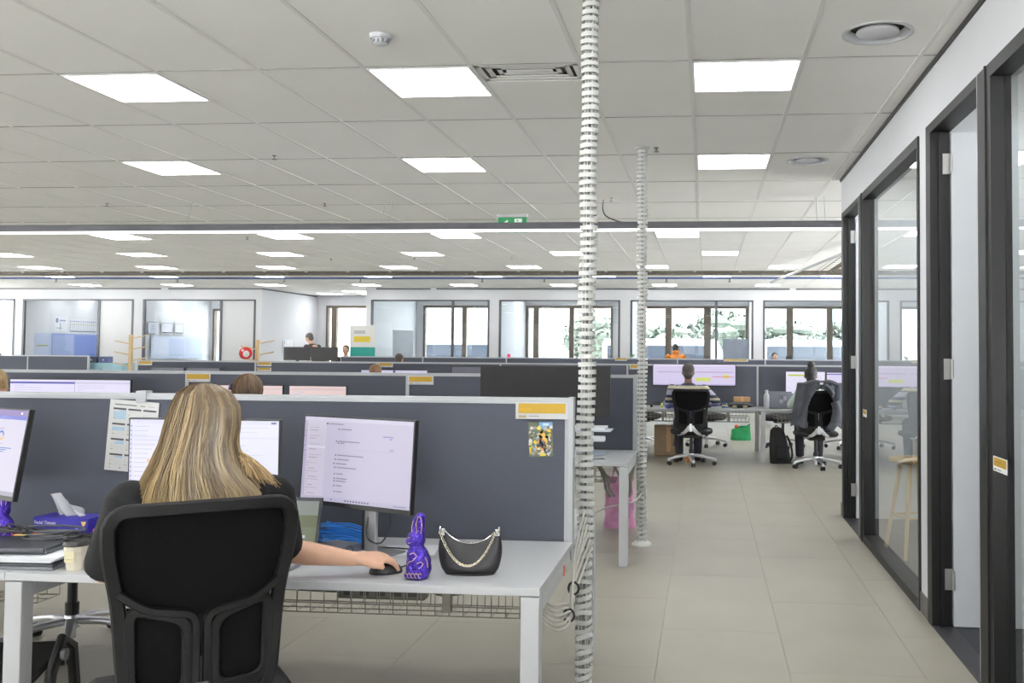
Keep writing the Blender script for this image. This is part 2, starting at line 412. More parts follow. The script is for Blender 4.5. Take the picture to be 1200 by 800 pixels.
# corridor wall on the right (plane x=1.2)
XW = 1.2; HT = 2.67
wall('wall_right', [(XW, XW+.1, -3, 8.57, HT, 3.0), (XW, XW+.1, 5.25, 5.45, 0, HT), (XW, XW+.1, 8.48, 8.57, 0, HT), (XW, XW+.1, 2.0, 2.2, 0, HT), (XW, XW+.1, -3, 1.0, 0, HT)])
b = MB(); b.box(XW-.012, XW, -3, 8.57, ZC-.026, ZC-.001); o = b.build('trim_1', BLACKM); o['kind'] = 'structure'
SKB = mat('grey_skirting', (92, 90, 88), .5)
for k, (y0, y1) in enumerate(((5.25, 5.45), (8.48, 8.58))):
    o = MB().box(XW-.008, XW, y0, y1, .0, .11).build('baseboard_right', SKB); o['kind'] = 'structure'
wall('wall_partition', [(XW+.1, 6, 5.3, 5.38, 0, ZC), (XW+.1, 6, 8.5, 8.57, 0, ZC), (4.6, 4.7, -3, 5.3, 0, ZC), (4.6, 4.7, 5.38, 8.5, 0, ZC)], mat('room_wall_paint', (222, 224, 226), .6))
def corridor_glass(n, y0, y1, post, split):
    w_ = struct('window_%d' % n)
    b = MB()
    b.box(XW-.012, XW+.075, y1, y1+post, 0, HT)            # far post, face
    b.box(XW-.012, XW+.075, y0-.03, y0, 0, HT)              # near edge
    b.box(XW-.012, XW+.075, y0, y1, HT-.06, HT)
    b.box(XW-.012, XW+.075, y0, y1, 0.0, .06); b.build('frame', BLACKM, w_)
    b = MB(); b.box(XW-.0135, XW-.0118, y1+post-.008, y1+post-.002, .02, HT); b.build('edge_strip', SILV, w_)
    b = MB(); b.box(XW-.02, XW-.012, y1+.055, y1+.07, .0, HT); b.build('rib', BLACKM, w_)
    for a, c in ((y0, split-.002), (split+.002, y1)):
        MB().box(XW+.045, XW+.052, a, c, .06, HT-.06).build('pane', GLASS, w_)
    return w_
corridor_glass(1, 2.23, 4.07, .2, 3.15); corridor_glass(2, 5.48, 7.33, .21, 6.33)
HINGE = mat('brushed_hinge', (190, 190, 188), .35, metal=.7)
LEAFM = mat('door_laminate', (205, 209, 214), .5, var=.01)
def corridor_door(n, y0, y1, hin):
    d = struct('door_%d' % n)
    b = MB(); b.box(XW-.012, XW+.09, y1, y1+.10, 0, HT); b.box(XW-.012, XW+.09, y0, y1, HT-.05, HT); b.box(XW+.03, XW+.05, y1-.018, y1, 0, HT-.05); b.build('frame', BLACKM, d)
    MB().box(XW+.095, XW+.95, y1-.02, y1+.02, .008, HT-.055, bev=.002).build('leaf', LEAFM, d)
    for z in hin:
        b = MB(); b.box(XW+.052, XW+.094, y1-.006, y1, z-.055, z+.055); b.cyl((XW+.094, y1-.024, z-.05), (XW+.094, y1-.024, z+.05), .007, n=10); b.box(XW+.06, XW+.082, y1-.008, y1-.005, z-.03, z+.03)
        b.build('hinge', HINGE, d)
    b = MB(); b.box(XW+.86, XW+.875, y1-.075, y1-.02, .99, 1.01); b.box(XW+.76, XW+.875, y1-.085, y1-.07, .985, 1.012, bev=.004); b.build('handle', HINGE, d)
    MB().box(XW-.01, XW+.1, y0, y1, 0.0, .006).build('threshold', mat('dark_threshold', (50, 50, 54), .5), d)
corridor_door(1, 4.27, 5.15, (.25, 1.355, 2.45)); corridor_door(2, 7.54, 8.38, (.25, 1.355, 2.45)); corridor_door(3, 1.0, 1.9, (.25, 1.355))

# ------------------------------------------------------------------ far rooms
FY = 23.1; HZ = 2.69
FR = mat('dark_glazing_bar', (70, 72, 78), .45); BR = mat('bronze_window_frame', (96, 84, 72), .5)
w_open = [(-20.9, -18.0), (-17.78, -14.73), (-14.48, -11.45), (-8.43, -5.39), (-5.15, -2.12), (-1.87, 1.13), (1.36, 4.4)]
bx = [(-21, -8.6+(-2.7), FY, FY+.1, HZ, 3.0), (-8.56, 6, FY, FY+.1, HZ, 3.0)]
edges = [-21]+[v for p in w_open[:3] for v in p]+[-11.3]
for a, c in zip(edges[::2], edges[1::2]): bx.append((a, c, FY, FY+.1, 0, HZ))
edges = [-8.56]+[v for p in w_open[3:] for v in p]+[6]
for a, c in zip(edges[::2], edges[1::2]): bx.append((a, c, FY, FY+.1, 0, HZ))
wall('wall_far', bx)
wall('wall_far_side', [(-11.4, -11.3, FY+.1, 26.6, 0, 3.0), (-8.56, -8.46, FY+.1, 27, 0, 3.0), (-5.3, -5.22, FY+.1, 27, 0, 3.0), (-2.04, -1.96, FY+.1, 27, 0, 3.0), (1.2, 1.28, FY+.1, 27, 0, 3.0), (-14.64, -14.56, FY+.1, 26.6, 0, 3.0), (-17.94, -17.86, FY+.1, 26.6, 0, 3.0)])
o = MB().box(-21, -14.0, FY-.015, FY, ZC-.05, ZC-.015).box(-13.8, -11.3, FY-.015, FY, ZC-.05, ZC-.015).box(-8.3, -6.9, FY-.015, FY, ZC-.05, ZC-.015).box(-6.75, 2.0, FY-.015, FY, ZC-.05, ZC-.015).box(2.15, 6, FY-.015, FY, ZC-.05, ZC-.015).box(-11.3, -11.285, FY, 26.5, ZC-.05, ZC-.015).build('trim_2', mat('shadow_trim', (70, 70, 72), .6)); o['kind'] = 'structure'
FGL = glass('office_glass', (.93, .955, .965), .4)
for k, (a, c) in enumerate(w_open):
    wd = struct('window_%d' % (k+3)); m_ = a+2.1 if k else c-.1
    b = MB(); b.box(a, a+.05, FY-.01, FY+.06, 0, HZ); b.box(c-.05, c, FY-.01, FY+.06, 0, HZ); b.box(a, c, FY-.01, FY+.06, HZ-.04, HZ)
    if k: b.box(m_-.03, m_+.03, FY-.01, FY+.06, 0, HZ)
    b.box(a, c, FY-.01, FY+.06, 0, .05); b.build('frame', FR, wd)
    if k in (1, 2):
        MB().box(a+.05, m_-.03, FY+.02, FY+.03, .05, HZ-.04).build('pane', FGL, wd)
        MB().box(m_+.03, c-.05, FY+.015, FY+.05, .05, HZ-.04).build('door_leaf', mat('grey_door', (206, 207, 209), .6, var=.01), wd)
    else:
        xs = [a+.05, m_-.03, m_+.03, c-.05] if k else [a+.05, c-.05]
        for p, q in zip(xs[::2], xs[1::2]): MB().box(p, q, FY+.02, FY+.03, .05, HZ-.04).build('pane', FGL, wd)
# outer wall with windows to daylight
OY = 27.0; OH = 2.66
def outer(n, y, a, c, sill, bars, top=OH):
    wd = struct('window_%d' % n)
    b = MB(); b.box(a-.06, a, y-.05, y+.12, sill, top); b.box(c, c+.06, y-.05, y+.12, sill, top); b.box(a-.06, c+.06, y-.05, y+.12, top, top+.07); b.box(a-.06, c+.06, y-.05, y+.12, sill-.06, sill)
    for p, q in bars: b.box(p, q, y-.04, y+.1, sill, top)
    b.build('frame', BR, wd)
    xs = [a]+[v for p in bars for v in p]+[c]
    for p, q in zip(xs[::2], xs[1::2]):
        MB().box(p, q, y+.02, y+.03, sill, top).build('pane', WGLASS, wd)
ow = [(-8.2, -6.05), (-5.25+.1, -2.75), (-1.75, 1.1), (1.5, 4.6)]
bx = [(-8.56, -8.26, OY, OY+.15, 0, 3.0)]
for k, (a, c) in enumerate(ow):
    bx += [(a-.06, c+.06, OY, OY+.15, 0, .34), (a-.06, c+.06, OY, OY+.15, OH+.07, 3.0)]
    nx = ow[k+1][0]-.06 if k < 3 else 6; bx.append((c+.06, nx, OY, OY+.15, 0, 3.0))
bx += [(-21, -19.3, 26.6, 26.7, 0, 3), (-18.35, -14.5, 26.6, 26.7, 0, 3), (-13.44, -11.03, 26.6, 26.7, 0, 3), (-19.3, -18.35, 26.6, 26.7, 2.6, 3), (-14.5, -13.44, 26.6, 26.7, 2.6, 3), (-19.3, -18.35, 26.6, 26.7, 0, 1.1), (-14.5, -13.44, 26.6, 26.7, 0, .34),
       (-11.03, -9.74, 26.6, 26.7, 2.7, 3), (-11.03, -9.74, 26.6, 26.7, 0, .3), (-9.74, -8.5, 26.6, 26.7, 0, 3)]
wall('wall_outer', bx)
outer(10, OY, *ow[0], .4, [(-7.1, -6.98)]); outer(11, OY, *ow[1], .4, [(-5.0, -4.85), (-3.95, -3.82)]); outer(12, OY, *ow[2], .4, [(-1.18, -1.0), (-.08, .12)]); outer(13, OY, *ow[3], .4, [(2.25, 2.43), (3.37, 3.53)])
outer(14, 26.6, -10.97, -9.8, .36, [(-10.87, -10.72)], 2.63); outer(15, 26.6, -14.42, -13.5, .4, [], 2.53); outer(16, 26.6, -19.24, -18.41, 1.16, [], 2.53)
# ceiling beam, pendant wires
t = thing('linear_pendant', 'long dark hanging beam with a bright lower edge across the ceiling', 'light fitting', (-3.2, 9.4, 2.65))
MB().box(-7.6, 5.4, -.035, .035, .012, .082, bev=.003).build('housing', mat('dark_beam', (66, 66, 72), .5), t)
MB().box(-7.6, 5.4, -.039, .039, -.006, .012).build('diffuser', emis('beam_diffuser', (255, 255, 255), 2.2), t)
for x in (-2.23, -.13, -.05, 4.28, 4.36, -5.4):
    MB().cyl((x, 0, .08), (x, .1, ZC-2.65), .0022, n=6).build('wire', GREYP, t)
# services in the open slot
t = thing('cable_ladder', 'long dark cable ladder in the open ceiling slot', 'cable tray', (-8, 18.75, 2.97))
LAD = mat('dark_galvanised', (84, 78, 70), .6, metal=.3)
b = MB(); b.box(-12.8, 13.6, -.16, -.14, 0, .09); b.box(-12.8, 13.6, .14, .16, 0, .09); b.build('rail', LAD, t)
b = MB()
for k in range(88): b.box(-12.8+k*.3, -12.77+k*.3, -.14, .14, .01, .03)
tag(b.build('rungs', LAD, t), kind='stuff')
b = MB(); rnd = random.Random(4)
for k in range(6):
    b.tube([(-12.8+i*.8, -.1+.04*k+rnd.uniform(-.015, .015), .05+rnd.uniform(0, .03)) for i in range(33)], .012, 6)
tag(b.build('cables', mat('dark_cable', (60, 56, 54), .6), t), kind='stuff')
b = MB()
for k in range(30):
    x = -12.5+k*.88; b.box(x, x+.05, -.2, -.17, .03, .09); b.cyl((x, -.18, .09), (x+.3, -.18, .28), .009, n=6)
tag(b.build('hangers', mat('galvanised', (180, 178, 172), .5, metal=.4), t), kind='stuff')
t = thing('blue_pipe', 'thin blue sprinkler pipe running the width of the ceiling slot', 'pipe', (-8, 18.7, 2.89))
MB().cyl((-12.9, 0, 0), (13.6, 0, 0), .021, n=10).build('pipe', mat('blue_pipe_paint', (66, 84, 128), .5), t)
for x in (-13.66, -10.98, -8.67, -7.06, -4.52, -.8, .45, -3.25):
    b = MB(); b.cyl((x+8, 0, 0), (x+8, 0, -.07), .012, n=8); b.cyl((x+8, 0, -.07), (x+8, 0, -.078), .03, n=10); b.build('sprinkler_drop', mat('dark_brass', (70, 66, 60), .5, metal=.4), t)
o = MB().cyl((1.25, 18.6, 2.80), (2.25, 12.6, 2.93), .022, n=10).build('conduit', WHITE); tag(o, 'white conduit pipe slanting along the ceiling edge at the far right', 'pipe')
t = thing('cable_basket', 'dark cable basket running in depth at the far right ceiling', 'cable tray', (2.3, 15.8, 2.99))
b = MB(); b.box(-.14, -.12, -2.7, 2.9, 0, .09); b.box(.12, .14, -2.7, 2.9, 0, .09)
b.build('rail', LAD, t); b = MB()
for k in range(19): b.box(-.12, .12, -2.6+k*.3, -2.57+k*.3, 0, .02)
tag(b.build('rungs', LAD, t), kind='stuff')
# sprinklers
sp = thing('sprinkler', 'sprinkler head on the ceiling between the two left lights of the second row', 'sprinkler', (-3.464, 7.255, ZC))
MB().lathe([(.0, 0), (.018, 0), (.018, -.006), (.006, -.01), (.006, -.03), (.003, -.032)][::-1], 12).lathe([(.002, -.036), (.022, -.034), (.022, -.031), (.002, -.031)], 12).build('head', mat('sprinkler_metal', (110, 108, 104), .4, metal=.6), sp)
for (x, y), l in {(-6.43, 9.57): 'sprinkler head at the far left, over the hanging beam', (-4.056, 9.685): 'sprinkler head over the beam, left of the double wires', (-.389, 7.151): 'sprinkler head right beside the top of the farther cable spine',
                  (-.974, 9.499): 'sprinkler head between the two cable spines', (-4.931, 15.56): 'sprinkler head beyond the beam, left of the exit sign', (-3.237, 15.455): 'sprinkler head beyond the beam, under the exit sign', (-6.441, 15.673): 'sprinkler head beyond the beam, left part', (-6.402, 12.625): 'sprinkler head just beyond the beam, between two panels'}.items():
    dup(sp, (x, y, ZC), 0, l)
# smoke detector, vent, diffusers
t = thing('smoke_detector', 'round white smoke detector on the near ceiling', 'smoke alarm', (-1.611, 4.487, ZC))
MB().lathe([(.0, -.022), (.05, -.022), (.055, -.01), (.055, 0)], 32).build('base', MELA, t, smooth=True)
b = MB().lathe([(.0, -.05), (.026, -.05), (.036, -.042), (.038, -.022)], 24); b.build('sensor', MELA, t, smooth=True)
b = MB()
for k in range(10): a = 2*PI*k/10; b.box(-.004, .004, .0365, .041, -.042, -.028, M=Matrix.Rotation(a, 4, 'Z'))
b.build('slots', GREYP, t)
vx, vy = GX+.6*(4-6)+.3, GY+.155
t = thing('air_vent', 'rectangular louvred ceiling vent behind the nearer cable spine', 'air vent', (vx, vy, ZC))
DKV = mat('vent_dark', (58, 58, 56), .8)
MB().box(-.29, .29, -.14, .14, .03, .035).build('backing', DKV, t)
for k, (a, c, z) in enumerate(((.285, .14, 0), (.235, .105, .004), (.18, .065, .008))):
    b = MB(); wdt = .028
    for (x0, x1, y0, y1) in ((-a, a, -c, -c+wdt), (-a, a, c-wdt, c), (-a, -a+wdt, -c, c), (a-wdt, a, -c, c)): b.box(x0, x1, y0, y1, z, z+.006)
    b.build('louvre', GRID, t)
MB().box(-.13, .13, -.02, .02, .006, .012).build('louvre', GRID, t)
for (x, y, l) in ((.823, 4.63, 'large round air diffuser in the near right ceiling'), (.815, 7.72, 'smaller-looking round air diffuser farther along the right ceiling')):
    i = 7; j = -1 if y < 6 else 2; cx, cy = GX+.6+.3, GY+1.2*j+.6
    # tile with a round hole
    n = 40; v = []; f = []
    rect = []
    for k in range(n):
        a = 2*PI*k/n; c_, s_ = math.cos(a), math.sin(a); m_ = max(abs(c_)/.292, abs(s_)/.592*1.0)
        dx, dy = x-cx, y-cy
        tt = min(((.292-dx*math.copysign(1, c_))/abs(c_)) if abs(c_) > 1e-6 else 9, ((.592-dy*math.copysign(1, s_))/abs(s_)) if abs(s_) > 1e-6 else 9)
        v.append((dx+.165*c_, dy+.165*s_, 0)); v.append((dx+tt*c_, dy+tt*s_, 0))
    for k in range(n): f.append((2*k, 2*k+1, (2*k+3) % (2*n), (2*k+2) % (2*n)))
    for sx in (-.292, .292):
        for sy in (-.592, .592):
            # corner fill
            ks = min(range(n), key=lambda q: (v[2*q+1][0]-sx)**2+(v[2*q+1][1]-sy)**2)
            for k2 in ((ks+1) % n, (ks-1) % n):
                v.append((sx, sy, 0)); f.append((2*ks+1, 2*k2+1, len(v)-1))
    MB().add(v, f).build('holed_tile', TILE, ce, loc=(cx, cy, ZC))
    t = thing('ceiling_diffuser', l, 'air vent', (x, y, ZC))
    b = MB().lathe([(.167, .02), (.172, -.004), (.155, -.006), (.135, .015), (.13, .03)], 40); b.f = b.f[:-2]; b.c = b.c[:-2]; b.build('ring', MELA, t, smooth=True)
    MB().lathe([(0, -.004), (.098, -.004), (.103, 0), (.1, .01)], 40).build('disc', mat('diffuser_disc', (202, 202, 206), .5), t, smooth=True)
    MB().lathe([(0, .04), (.165, .04), (.165, .045)], 24).build('duct', DKV, t)
# exit sign
t = thing('exit_sign', 'green exit sign with white arrow and running figure on the ceiling', 'sign', (-2.215, 10.58, ZC-.02))
MB().box(-.175, .175, -.03, .03, -.018, .02, bev=.003).build('housing', mat('sign_housing', (190, 190, 192), .5), t)
G = (40, 150, 88)
MB().box(-.165, .165, -.012, .012, -.19, -.018, bev=.003).build('panel', mat('green_sign', G, .4), t)
W_ = (236, 248, 240)
rc = [(0, 0, 1, 1, G), ('p', [(.1, .5), (.32, .85), (.36, .72), (.27, .58), (.45, .58), (.45, .42), (.27, .42), (.36, .28), (.32, .15)], W_), (.58, .1, .85, .92, W_), ('p', [(.64, .62), (.72, .7), (.78, .55), (.82, .52), (.74, .4), (.8, .2), (.76, .18), (.69, .38), (.62, .2), (.6, .24), (.66, .45), (.68, .58), (.64, .55)], G), (.66, .74, .71, .84, G), (.92, .1, .97, .92, (30, 120, 70))]
flatprint(.32, .165, rc).build('print', attr_mat('lit_sign', .75), t, loc=(-.16, -.0125, -.185))
# black droop cable near the ceiling
o = MB().tube(spline([(-1.06, 9.6, ZC), (-1.07, 9.6, 2.9), (-1.03, 9.6, 2.82), (-.9, 9.55, 2.76), (-.8, 9.5, 2.73)]), .006, 6).build('loose_cable', BLACK); tag(o, 'thin black loose cable hanging from the ceiling to the beam', 'cable')

# ------------------------------------------------------------------ desks and dividers
TH = .69
WIRE = mat('galvanised_wire', (150, 148, 140), .45, metal=.4)
def wire_tray(b, x0, x1, y, z0, z1):
    for (yy, zz) in ((y-.06, z1), (y-.06, z0), (y-.06, (z0+z1)/2), (y, z0), (y+.06, z0), (y+.06, z1)): b.cyl((x0, yy, zz), (x1, yy, zz), .0022, n=4)
    n = int((x1-x0)/.05)
    for k in range(n+1):
        x = x0+(x1-x0)*k/n; b.tube([(x, y-.06, z1), (x, y-.06, z0), (x, y+.06, z0), (x, y+.06, z1)], .0018, 4)
def desk(label, x0, x1, yf, yb, legs=(1, 1), tray=True, group=None, front=-1):
    """front=-1: the sitting side faces the camera"""
    t = thing('desk', label, 'desk', ((x0+x1)/2, (yf+yb)/2, 0)); W = (x1-x0)/2; D = (yb-yf)/2
    MB().box(-W+.001, W-.001, -D, D, TH-.025, TH, bev=.0015).build('worktop', MELA, t)
    for s, on in ((-1, legs[0]), (1, legs[1])):
        if not on: continue
        xe = s*(W-.032)
        for sy in ((-1, 1) if yf > 15 else ((1,) if 'far side' in label or 'far-side' in label else (-1,))):
            MB().box(xe-.03, xe+.03, sy*(D-.03)-.03, sy*(D-.03)+.03, 0, TH-.028, bev=.003).build('leg', MELA, t)
        MB().box(xe-.03, xe+.03, -D+.062, D-.062, TH-.085, TH-.028, bev=.003).build('end_rail', MELA, t)
    MB().box(-W+.07, W-.07, -.05, -.01, TH-.065, TH-.028).build('cross_beam', MELA, t)
    if tray:
        b = MB(); wire_tray(b, -W+.25, W-.13, D-.34 if yf < yb else 0, .50, .58); b.box(W-.42, W-.39, D-.36, D-.33, .5, TH-.03); b.box(-W+.5, -W+.53, D-.36, D-.33, .5, TH-.03)
        b.build('wire_tray', WIRE, t)
    return t
def divider(label, x0, x1, y, top, end=0, low=.64, capL=True):
    t = thing('desk_divider', label, 'desk screen', ((x0+x1)/2, y, 0)); W = (x1-x0)/2
    MB().box(-W+.012, W-.012, -.014, .014, low, top-.02).build('fabric_panel', FAB, t)
    MB().box(-W, W, -.02, .02, top-.024, top-.013).box(-W, W, -.017, .017, top-.0125, top).build('top_rail', ALU, t)
    MB().box(-W, -W+.013, -.018, .018, low, top-.024).build('edge_rail', ALU, t); MB().box(W-.013, W, -.018, .018, low, top-.024).build('edge_rail', ALU, t)
    if end: MB().box(W, W+.022, -.026, .026, low-.02, top+.003, bev=.002).build('end_post', ALU, t)
    return t
def name_tag(label, x, y, z, w=.2, h=.062, both=True):
    rc = [(0, 0, 1, 1, (196, 197, 200)), (.045, .33, .955, .93, YEL), (.05, .13, .2, .2, (150, 140, 110)), (.25, .13, .45, .19, (150, 150, 150)), (.05, .08, .2, .12, YEL), (.06, .55, .3, .6, (200, 150, 20))]
    t = thing('name_holder', label, 'name plate', (x, y, z))
    MB().box(0, w, .0002, .006, 0, h, bev=.001).build('holder', MELA, t); flatprint(w*.98, h*.96, rc).build('card', PRINT, t, loc=(w*.01, -.0005, h*.02)); return t
# bench A (nearest)
XA = [-.52, -2.32, -4.12, -5.92]
for k, l in enumerate(('white desk in front with the black handbag on it', 'white desk at the left edge with cables and tissues on it')):
    desk(l, XA[k+1], XA[k], 2.965, 3.70, legs=(1, 1) if k == 0 else (1, 0))
divider('dark divider screen with the postcard, behind the black handbag', XA[1], XA[0]-.024, 3.725, 1.252, 1)
divider('dark divider screen behind the tissue box, nearest row', XA[2], XA[1], 3.725, 1.252)
MB().box(XA[1]-.022, XA[1]+.022, 3.70, 3.748, 1.215, 1.262, bev=.002).build('rail_joint', ALU, bpy.data.objects['desk_divider'], loc=(-bpy.data.objects['desk_divider'].location[0], -3.725, 0))
desk('far-side white desk of the nearest bench, right end beside the cable spine', XA[1], XA[0], 3.75, 4.48, legs=(0, 1), tray=False)
desk('far-side white desk of the nearest bench, left part', XA[2], XA[1], 3.75, 4.48, legs=(1, 1), tray=False)
name_tag('yellow name plate above the postcard on the nearest screen', -.754, 3.700, 1.168, .212, .068)
# bench B
for k, l in enumerate(('white desk of the second row, beside the pink bag', 'middle white desk of the second row behind the blonde woman', 'left white desk of the second row')):
    desk(l, XA[k+1], XA[k], 6.33, 7.16, legs=(1, 1) if k == 0 else (1, 0), tray=k == 0)
    divider(('second-row divider screen with the dark wide monitor before it', 'second-row divider screen, middle panel with a yellow plate at its left', 'second-row divider screen, left panel with lit monitors before it')[k], XA[k+1], XA[k]-(.024 if k == 0 else 0), 7.2, 1.258, k == 0)
    desk(('far-side desk of the second row, right end', 'far-side desk of the second row, middle', 'far-side desk of the second row, left')[k], XA[k+1], XA[k], 7.24, 7.98, legs=(1, 1), tray=False)
name_tag('yellow name plate on the second row screen, left of the dark wide monitor', -2.316, 7.176, 1.168, .205, .068)
name_tag('yellow name plate over the blonde woman, second row screen', -4.13, 7.176, 1.172, .21, .068)
# bench D
XD = [2.5, .7, -1.1, -2.9, -4.7, -6.5, -8.3]
DL = ['desk of the woman with the bun, third row', 'desk of the man in the striped top, third row', 'third-row desk hidden behind the dark wide monitor', 'third-row desk with the small lit monitors', 'third-row desk left of the small lit monitors', 'leftmost third-row desk with two grey monitors']
SL = ['third-row divider screen behind the woman with the bun', 'third-row divider screen behind the man in the striped top', 'third-row divider screen over the dark wide monitor', 'third-row divider screen behind the small lit monitors', 'third-row divider screen with the two-plate post at its left', 'leftmost third-row divider screen behind two grey monitors']
for k in range(6):
    desk(DL[k], XD[k+1], XD[k], 12.38, 13.12, legs=(1, 0) if k else (1, 1), tray=k < 3)
    divider(SL[k], XD[k+1], XD[k], 13.15, 1.262)
    desk(DL[k]+', far side', XD[k+1], XD[k], 13.18, 13.92, legs=(1, 0), tray=k < 3)
for x, l in ((-8.28, 'yellow name plate at the left end of the third row, by the wooden peg stand'), (-6.47, 'upper yellow name plate by the red and white toy'), (-4.67, 'yellow name plate on the third row beside the small lit monitors'), (-1.07, 'yellow name plate between the cable spine and the man in stripes')):
    name_tag(l, x, 13.128, 1.185, .21, .064)
name_tag('lower yellow name plate by the red and white toy', -6.47, 13.128, 1.115, .21, .05)
for x, l in ((-2.2, 'yellow strip on the farthest right rail above the dark wide monitor'), (1.45, 'yellow strip on the farthest rail between the man in stripes and the woman with the bun')): pass
# bench E
XE = [-13.45, -14.85, -16.65, -18.45]
for k in range(3):
    divider(('fourth-row divider screen beside the pale blue cabinet', 'fourth-row divider screen, second from the blue cabinet', 'fourth-row divider screen at the left edge')[k], XE[k+1], XE[k], 19.5, 1.262, k == 0)
    desk('fourth-row desk %s' % ('beside the pale blue cabinet', 'second from the blue cabinet', 'at the left edge')[k], XE[k+1], XE[k], 18.6, 19.46, legs=(1, 1), tray=False)
XF = [4.8, 3.0, 1.2, -.6, -2.4, -4.2, -6.0, -7.8]
FLb = ['at the right wall', 'behind the bun', 'behind the water bottle', 'behind the orange jacket', 'under the tree window', 'behind the dark wide monitor', 'under the white-lit window']
for k in range(7):
    divider('farthest row divider screen '+FLb[k], XF[k+1], XF[k], 19.6, 1.29)
    desk('farthest row desk '+FLb[k], XF[k+1], XF[k], 18.8, 19.55, legs=(1, 1), tray=False)
name_tag('yellow plate on the farthest rail between the man in stripes and the bun', .35, 19.57, 1.235, .5, .05); name_tag('yellow plate on the farthest rail above the dark wide monitor', -1.9, 19.57, 1.235, .25, .06)

# ------------------------------------------------------------------ screens' pictures
WHT = (226, 222, 244)
def ui_chat():
    rnd = random.Random(3); r = [(0, 0, 1, 1, (196, 190, 212)), (0, .955, 1, 1, (206, 202, 222)), (0, 0, 1, .05, (186, 182, 206)), (0, .05, .03, .955, (182, 177, 203)), (.03, .05, .21, .955, (204, 198, 216)), (.03, .63, .21, .645, (226, 222, 236))]
    for k in range(26):
        z = .90-.033*k
        if abs(z-.64) < .02: continue
        r.append((.055, z, .055+rnd.uniform(.05, .12), z+.009, (158, 152, 170)))
        if k > 13: r.append((.042, z-.002, .049, z+.010, (80, 76, 90)))
    for k in range(6): r.append((.011, .82-.06*k, .018, .835-.06*k, (120, 115, 150)))
    for x, z, l in ((.35, .86, .10), (.33, .715, .2), (.35, .695, .04), (.33, .55, .24), (.33, .50, .11), (.32, .45, .10), (.33, .405, .18), (.33, .33, .06), (.33, .275, .10), (.33, .245, .09), (.33, .19, .06), (.34, .12, .05)):
        r.append((x, z, x+l, z+.013, (140, 134, 152))); r.append((x-.022, z-.003, x-.012, z+.014, (70, 66, 84)))
    r += [(.74, .80, .83, .815, (150, 144, 200)), (.80, .775, .82, .79, (150, 140, 205)), (.8, .64, .84, .67, (178, 172, 194)), (.5, .63, .83, .632, (160, 156, 176)), (.21, .915, .23, .935, (80, 80, 96)), (.24, .92, .37, .93, (120, 116, 134))]
    for k in range(9): r.append((.42+.026*k, .018, .434+.026*k, .034, (70, 66, 100)))
    r.append((.29, .018, .3, .036, (70, 60, 160))); r.append((.86, .02, .97, .028, (120, 116, 140))); return r
def ui_doc():
    r = [(0, 0, 1, 1, (222, 222, 242)), (0, .955, 1, 1, (214, 214, 238)), (.0, .0, .02, .955, (210, 212, 238)), (.02, .80, 1, .82, (214, 214, 236)), (.95, .965, .985, .985, (80, 80, 130)), (.12, .52, .17, .57, (230, 196, 170)), (.12, .45, .17, .50, (232, 200, 176)), (.02, 0, .24, .7, (228, 226, 244))]
    rnd = random.Random(8)
    for k in range(18):
        z = .92-.05*k; r.append((.03, z, .03+rnd.uniform(.08, .18), z+.008, (196, 196, 220))); r.append((.005, z, .013, z+.014, (120, 120, 180)))
        r.append((.55, z, .55+rnd.uniform(.1, .4), z+.008, (204, 204, 226)))
    return r
def ui_dash():
    r = [(0, 0, 1, 1, (196, 190, 212)), (0, .93, 1, 1, (112, 84, 160)), (0, .885, 1, .93, (70, 78, 190)), (.0, .0, 1, .05, (150, 145, 165)), (0, .05, .45, .885, (190, 184, 206)), (.6, .945, .62, .97, (220, 210, 250)), (.92, .95, .94, .975, (230, 225, 250))]
    for k in range(20):
        a0, a1 = 2*PI*k/20, 2*PI*(k+1)/20; c = (226, 176, 60) if k > 7 else (62, 96, 190)
        p = lambda a, q: (.73+math.cos(a)*q*.6, .69+math.sin(a)*q)
        r.append(('p', [p(a0, .036), p(a0, .06), p(a1, .06), p(a1, .036)], c))
    for k, l in enumerate((.26, .2, .17, .14, .12, .1, .08, .06, .05, .03)): r.append((.62-.003*k, .54-.022*k, .62+l, .552-.022*k, (72, 120, 190))); r.append((.55, .542-.022*k, .6, .548-.022*k, (140, 136, 160)))
    r.append((.7, .77, .76, .776, (120, 116, 140))); r.append((.64, .59, .76, .596, (140, 130, 150))); return r
def ui_sheet(seed=0, hl=True):
    rnd = random.Random(seed); r = [(0, 0, 1, 1, (214, 205, 236)), (0, .93, 1, 1, (228, 222, 246)), (0, 0, 1, .05, (178, 170, 212))]
    for k in range(11): r.append((.02, .1+.075*k, .98, .112+.075*k, (190, 180, 214)))
    for x in (.1, .2, .45, .6, .8): r.append((x, .05, x+.003, .93, (200, 190, 222)))
    if hl: r += [(.52, .20, .70, .36, (206, 220, 60)), (.72, .40, .98, .43, (206, 60, 90)), (.85, .35, .92, .52, (220, 214, 70)), (.5, .62, .98, .65, (150, 70, 130)), (.05, .62, .45, .65, (150, 140, 180))]
    return r
def ui_plain(seed=0, band=(70, 70, 170), c=(222, 216, 244)):
    rnd = random.Random(seed); r = [(0, 0, 1, 1, c), (0, .9, 1, .95, band)]
    for k in range(14): z = .85-.055*k; r.append((.06, z, .06+rnd.uniform(.1, .5), z+.015, (196, 192, 220)))
    return r
